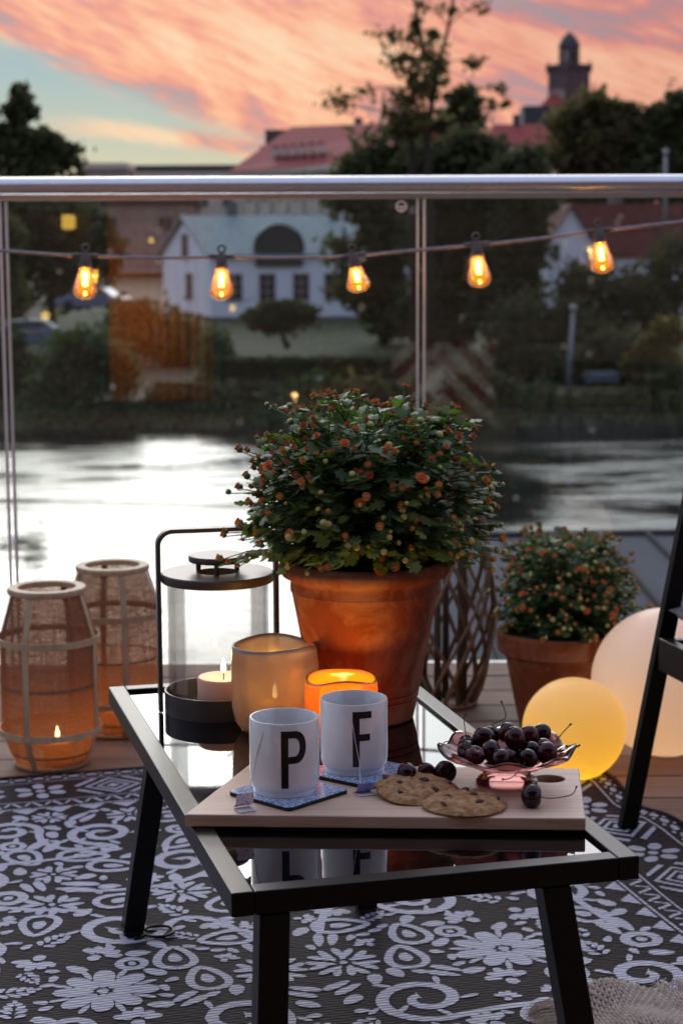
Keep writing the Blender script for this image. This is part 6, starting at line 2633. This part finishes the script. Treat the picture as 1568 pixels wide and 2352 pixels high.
# ------------------------------------------------------------------ lanterns on the deck
def bamboo_lantern(label, c, yaw, clabel, coff):
    t = thing('bamboo_lantern', label, 'lantern', c, yaw, 'bamboo floor lanterns')
    prof = [(0.072, 0.004), (0.088, 0.038), (0.1005, 0.075), (0.1005, 0.262), (0.086, 0.312), (0.0715, 0.358)]

    def R(z):
        for (r0, z0), (r1, z1) in zip(prof, prof[1:]):
            if z <= z1:
                return r0 + (r1 - r0) * (z - z0) / (z1 - z0)
        return prof[-1][0]
    # fabric with thread coordinates
    seg = 72
    zs = [0.004 + 0.354 * i / 40 for i in range(41)]
    fb = MB().lathe([(R(z) - 0.003, z) for z in zs], seg)
    fb.f = fb.f[:40 * seg]
    fb.m = fb.m[:40 * seg]
    fo = fb.build('fabric', M['fabric'], t, smooth=180)
    uv = fo.data.uv_layers.new(name='UVMap')
    for pl in fo.data.polygons:
        us = []
        for li in pl.loop_indices:
            v = fo.data.vertices[fo.data.loops[li].vertex_index].co
            us.append((math.atan2(v.y, v.x) / (2 * math.pi)) % 1.0)
        big = max(us) - min(us) > 0.5
        for li, u in zip(pl.loop_indices, us):
            v = fo.data.vertices[fo.data.loops[li].vertex_index].co
            uv.data[li].uv = ((u + 1 if big and u < 0.5 else u) * 1.8, v.z)
    # wooden rings top and bottom
    MB().lathe([(0.0585, 0.354), (0.0775, 0.354), (0.0785, 0.356), (0.0785, 0.364), (0.0770, 0.366), (0.0590, 0.366), (0.0575, 0.364)], 64, closed=True).build('top_ring', M['bamboo'], t, smooth=40)
    MB().lathe([(0, 0.001), (0.0735, 0.001), (0.0750, 0.003), (0.0750, 0.007), (0.0, 0.007)], 64).build('base', M['bamboo'], t, smooth=40)
    for z, hgt in ((0.262, 0.013), (0.075, 0.013)):
        MB().lathe([(0.1012, z - hgt / 2), (0.1042, z - hgt / 2), (0.1042, z + hgt / 2), (0.1012, z + hgt / 2)], 72, closed=True).build('hoop', M['bamboo'], t, smooth=40)
    for z in (0.168, 0.030):
        MB().tube([((R(z) - 0.0045) * math.cos(2 * math.pi * i / 48), (R(z) - 0.0045) * math.sin(2 * math.pi * i / 48), z) for i in range(48)], 0.0022, 6, closed=True).build('inner_hoop', M['willow'], t, smooth=180)
    for k in range(4):
        a = rad(-110 + 90 * k)
        ca, sa = math.cos(a), math.sin(a)
        V, F = [], []
        Z = [0.002, 0.038, 0.075, 0.13, 0.2, 0.262, 0.312, 0.357]
        for z in Z:
            for rr, s in ((R(z) + 0.0002, -1), (R(z) + 0.0002, 1), (R(z) + 0.0028, 1), (R(z) + 0.0028, -1)):
                V.append((rr * ca - s * 0.0065 * sa, rr * sa + s * 0.0065 * ca, z))
        for i in range(len(Z) - 1):
            for j in range(4):
                F.append((i * 4 + j, i * 4 + (j + 1) % 4, i * 4 + 4 + (j + 1) % 4, i * 4 + 4 + j))
        F += [(3, 2, 1, 0), tuple(len(Z) * 4 - 4 + j for j in range(4))]
        MB().add(V, F).build('rib', M['bamboo'], t, smooth=40)
    candle('lantern_candle', clabel, (c[0] + coff[0], c[1] + coff[1], 0.0085), 0.030, 0.042, M['amber_wax'], 0.36, (1.0, 0.42, 0.06), 1.25)


bamboo_lantern('bamboo ribbed fabric lantern glowing at the left edge, nearer one', (-0.592, 3.786, 0.0005), rad(2), 'small candle burning in the nearer bamboo lantern', (0.015, -0.01))
bamboo_lantern('bamboo ribbed fabric lantern standing behind the nearer bamboo lantern', (-0.490, 4.040, 0.0005), rad(40), 'small candle burning in the farther bamboo lantern', (0.0, -0.01))


def orb(label, c, R, watt, col, zl, size, mat):
    t = thing('globe_lamp', label, 'lamp', (c[0], c[1], 0.0), 0, 'glowing globe lamps')
    n = 40
    prof = [(R * math.sin(math.pi * (0.08 + 0.92 * i / n)), R - R * math.cos(math.pi * (0.08 + 0.92 * i / n))) for i in range(n + 1)]
    prof = [(r_, z) for r_, z in prof]
    MB().lathe(prof[:-1] + [(0.0, 2 * R)], 72).build('globe', mat, t, smooth=180)
    zb = prof[0][1]
    MB().lathe([(0, 0.001), (prof[0][0] * 1.02, 0.001), (prof[0][0] * 1.02, zb + 0.002), (0, zb + 0.006)], 40).build('base', M['porcelain'], t, smooth=40)
    glow('globe_light', (0, 0, zl * R), watt, col, t, size)


orb('small globe lamp glowing warm yellow on the rug corner', (0.4530, 3.655), 0.1012, 0.44, (1.0, 0.55, 0.05), 0.50, 0.025, M['orb_yellow'])
orb('large pale globe lamp behind the black chair leg', (0.662, 3.835), 0.152, 0.58, (1.0, 0.60, 0.36), 0.7, 0.05, M['orb'])


# ------------------------------------------------------------------ willow lantern behind the pot
def willow():
    c = (0.226, 4.270, 0)
    t = thing('willow_lantern', 'tall lattice lantern of bent willow rods behind the big pot', 'lantern', c)
    Hh = 0.46

    def R(k):
        return 0.058 + 0.062 * math.sin(math.pi * (0.06 + 0.86 * k)) ** 0.8
    r = random.Random(6)
    for sg in (-1, 1):
        for i in range(11):
            a0 = 2 * math.pi * i / 11 + r.uniform(-0.12, 0.12) + (0.2 if sg > 0 else 0)
            tw = sg * r.uniform(1.5, 2.1)
            P = []
            for j in range(15):
                k = j / 14
                a = a0 + tw * k
                rr = R(k) + (0.003 if sg > 0 else -0.003) + r.uniform(-0.001, 0.001)
                P.append((rr * math.cos(a), rr * math.sin(a), 0.006 + (Hh - 0.012) * k))
            MB().tube(P, r.uniform(0.0036, 0.0052), 7).build('rod', M['willow'], t, smooth=180)
    for k in (0.0, 1.0):
        for dr in (0, 0.006):
            MB().tube([((R(k) + dr - .003) * math.cos(2 * math.pi * i / 36), (R(k) + dr - .003) * math.sin(2 * math.pi * i / 36), 0.006 + (Hh - 0.012) * k) for i in range(36)], 0.0055, 8, closed=True).build('ring', M['willow'], t, smooth=180)
    for i in range(6):
        a = 2 * math.pi * i / 6 + 0.3
        MB().tube([(0.052 * math.cos(a), 0.052 * math.sin(a), 0.002), (0.056 * math.cos(a), 0.056 * math.sin(a), 0.22), (0.050 * math.cos(a), 0.050 * math.sin(a), Hh - 0.01)], [0.0085, 0.0075, 0.007], 8).build('stake', M['stake'], t, smooth=180)


willow()


# ------------------------------------------------------------------ chair at the right
def chair():
    A, B = Vector((0.507, 3.310, 0)), Vector((0.660, 2.700, 0))   # the two front feet
    t = thing('garden_chair', 'black metal garden chair with mauve cushion at the right edge', 'chair', (A.x, A.y, 0.0))
    ydir = (B - A).normalized()                          # along the front edge
    xdir = Vector((-ydir.y, ydir.x, 0))                  # to the right, away from the table
    if xdir.x < 0:
        xdir = -xdir
    Wd = (B - A).length

    def q(s, d, z):
        return ydir * s + xdir * d + Vector((0, 0, z))
    up = xdir
    for s in (0.0, Wd):
        MB().bar(q(s, 0, 0.0085), q(s, 0.116, 0.622), 0.020, 0.031, up).build('leg', M['black_metal'], t, bevel=0.002)
        MB().bar(q(s, 0.60, 0.0), q(s, 0.50, 0.60), 0.022, 0.036, up).build('leg', M['black_metal'], t, bevel=0.002)
        MB().bar(q(s, 0.135, 0.600), q(s, 0.58, 0.585), 0.024, 0.030).build('armrest', M['black_metal'], t, bevel=0.003)
        MB().bar(q(s, 0.085, 0.328), q(s, 0.56, 0.29), 0.022, 0.045).build('side_rail', M['black_metal'], t, bevel=0.002)
    MB().bar(q(0.02, 0.055, 0.330), q(Wd - 0.02, 0.055, 0.330), 0.020, 0.058).build('front_rail', M['black_metal'], t, bevel=0.002)
    MB().bar(q(0.02, 0.56, 0.300), q(Wd - 0.02, 0.56, 0.300), 0.020, 0.05).build('back_rail', M['black_metal'], t, bevel=0.002)
    MB().bar(q(0.02, 0.70, 0.86), q(Wd - 0.02, 0.70, 0.86), 0.020, 0.05).build('top_rail', M['black_metal'], t, bevel=0.002)
    for i in range(6):
        s = 0.06 + (Wd - 0.12) * i / 5
        MB().bar(q(s, 0.57, 0.30), q(s, 0.70, 0.86), 0.016, 0.03, up).build('back_slat', M['black_metal'], t)
    for i in range(7):
        d = 0.10 + 0.44 * i / 6
        MB().bar(q(0.015, d, 0.338 - 0.003 * i), q(Wd - 0.015, d, 0.338 - 0.003 * i), 0.03, 0.012).build('seat_slat', M['black_metal'], t)
    # seat cushion: a thing of its own
    cu = thing('seat_cushion', 'mauve grey piped seat cushion on the black garden chair', 'cushion', (A.x, A.y, 0))
    b = MB()
    nu, nv = 22, 18
    for sg in (1, -1):
        V, F = [], []
        for i in range(nu + 1):
            for j in range(nv + 1):
                u, v = -1 + 2 * i / nu, -1 + 2 * j / nv
                th = 0.046 * max(0, (1 - abs(u) ** 3.2) * (1 - abs(v) ** 3.2)) ** 0.5
                th *= 1 + 0.05 * math.sin(u * 40) * (abs(v) > .6)
                V.append(q(Wd / 2 + u * (Wd / 2 - 0.012), 0.30 + v * 0.235, 0.396 + sg * th - 0.010 * v))
        for i in range(nu):
            for j in range(nv):
                a = i * (nv + 1) + j
                F.append((a, a + 1, a + nv + 2, a + nv + 1) if sg < 0 else (a, a + nv + 1, a + nv + 2, a + 1))
        b.add(V, F)
    b.build('cover', M['chair_fabric'], cu, smooth=180)
    P = []
    for i in range(80):
        a = 2 * math.pi * i / 80
        u, v = math.copysign(abs(math.cos(a)) ** 0.22, math.cos(a)), math.copysign(abs(math.sin(a)) ** 0.22, math.sin(a))
        P.append(q(Wd / 2 + u * (Wd / 2 - 0.010), 0.30 + v * 0.238, 0.396 - 0.010 * v))
    MB().tube(P, 0.0055, 8, closed=True).build('piping', M['chair_fabric'], cu, smooth=180)


chair()


# ------------------------------------------------------------------ throw and iron ring on the rug
def throw():
    c = Vector((0.335, 2.475, 0.011))
    t = thing('fringed_throw', 'cream knitted throw with fringe lying on the rug at the lower right', 'blanket', c, rad(8))
    r = random.Random(12)

    def hz(x, y):
        return 0.012 + 0.014 * math.sin(x * 16 + 1) * math.sin(y * 22 + 0.5) ** 2 + 0.008 * math.sin(x * 41 + y * 13)
    b = MB()
    # knitted: rows of fat interlocking stitches
    for j in range(20):
        for i in range(44):
            x = -0.03 + i * 0.0095 + (0.0047 if j % 2 else 0)
            y = 0.035 - 0.008 * j + 0.010 * math.sin(x * 15)
            z = hz(x, y)
            for s in (-1, 1):
                P = [Vector((x, y - 0.006, z - 0.001)), Vector((x + s * 0.0035, y, z + 0.0035)), Vector((x + s * 0.0012, y + 0.006, z))]
                b.tube(P, [0.0020, 0.0029, 0.0018], 6)
    kn = b.build('knit', M['rope'], t, smooth=180)
    kn['kind'] = 'stuff'
    # soft body under the stitches
    V, F = [], []
    n, m = 40, 18
    for i in range(n + 1):
        for j in range(m + 1):
            x, y = -0.035 + 0.43 * i / n, -0.125 + 0.165 * j / m
            V.append((x, y, max(0.001, hz(x, y) - 0.0035) if 0 < i < n and 0 < j < m else 0.0005))
    for i in range(n):
        for j in range(m):
            a = i * (m + 1) + j
            F.append((a, a + m + 1, a + m + 2, a + 1))
    MB().add(V, F).build('cloth', M['rope'], t, smooth=180)
    f = MB()
    for k in range(9):
        bx = (-0.035 + r.uniform(-0.006, 0.006), -0.06 + 0.012 * k) if k < 7 else (0.11 + 0.03 * (k - 7), 0.035)
        dirn = Vector((-1, 0.25, 0)) if k < 7 else Vector((0.25, 1, 0))
        dirn.normalize()
        z0 = 0.012
        for q in range(34):
            L = r.uniform(0.03, 0.055)
            w = Vector((-dirn.y, dirn.x, 0)) * r.uniform(-0.010, 0.010)
            p0 = Vector((bx[0], bx[1], z0 + r.uniform(-.003, .004)))
            p1 = p0 + dirn * L * 0.4 + w * 0.6 + Vector((0, 0, r.uniform(0.002, 0.010)))
            p2 = p0 + dirn * L * 0.75 + w * 1.1 + Vector((0, 0, r.uniform(-0.002, 0.006)))
            p3 = p0 + dirn * L + w * 1.6
            p3.z = r.uniform(0.001, 0.006)
            f.tube([p0, p1, p2, p3], [0.0007, 0.0006, 0.0005, 0.0003], 4, cap=False)
    f.build('fringe', M['rope'], t, smooth=180)['kind'] = 'stuff'


throw()


def iron_ring():
    c = at(364, 2141, z=0.008)
    t = thing('iron_ring', 'small black iron ring lying on the rug by the table leg', 'ring', (c.x, c.y, 0.0095), rad(10))
    n = 40
    MB().tube([(0.0235 * math.cos(2 * math.pi * i / n), 0.0235 * math.sin(2 * math.pi * i / n), 0.0) for i in range(n)], 0.0026, 8, closed=True).build('ring', M['black_metal'], t, smooth=180)
    MB().tube([(-0.021, -0.012, 0.0), (-0.030, -0.018, -0.001), (-0.038, -0.022, -0.001)], 0.0028, 8).build('hook', M['black_metal'], t, smooth=180)


iron_ring()
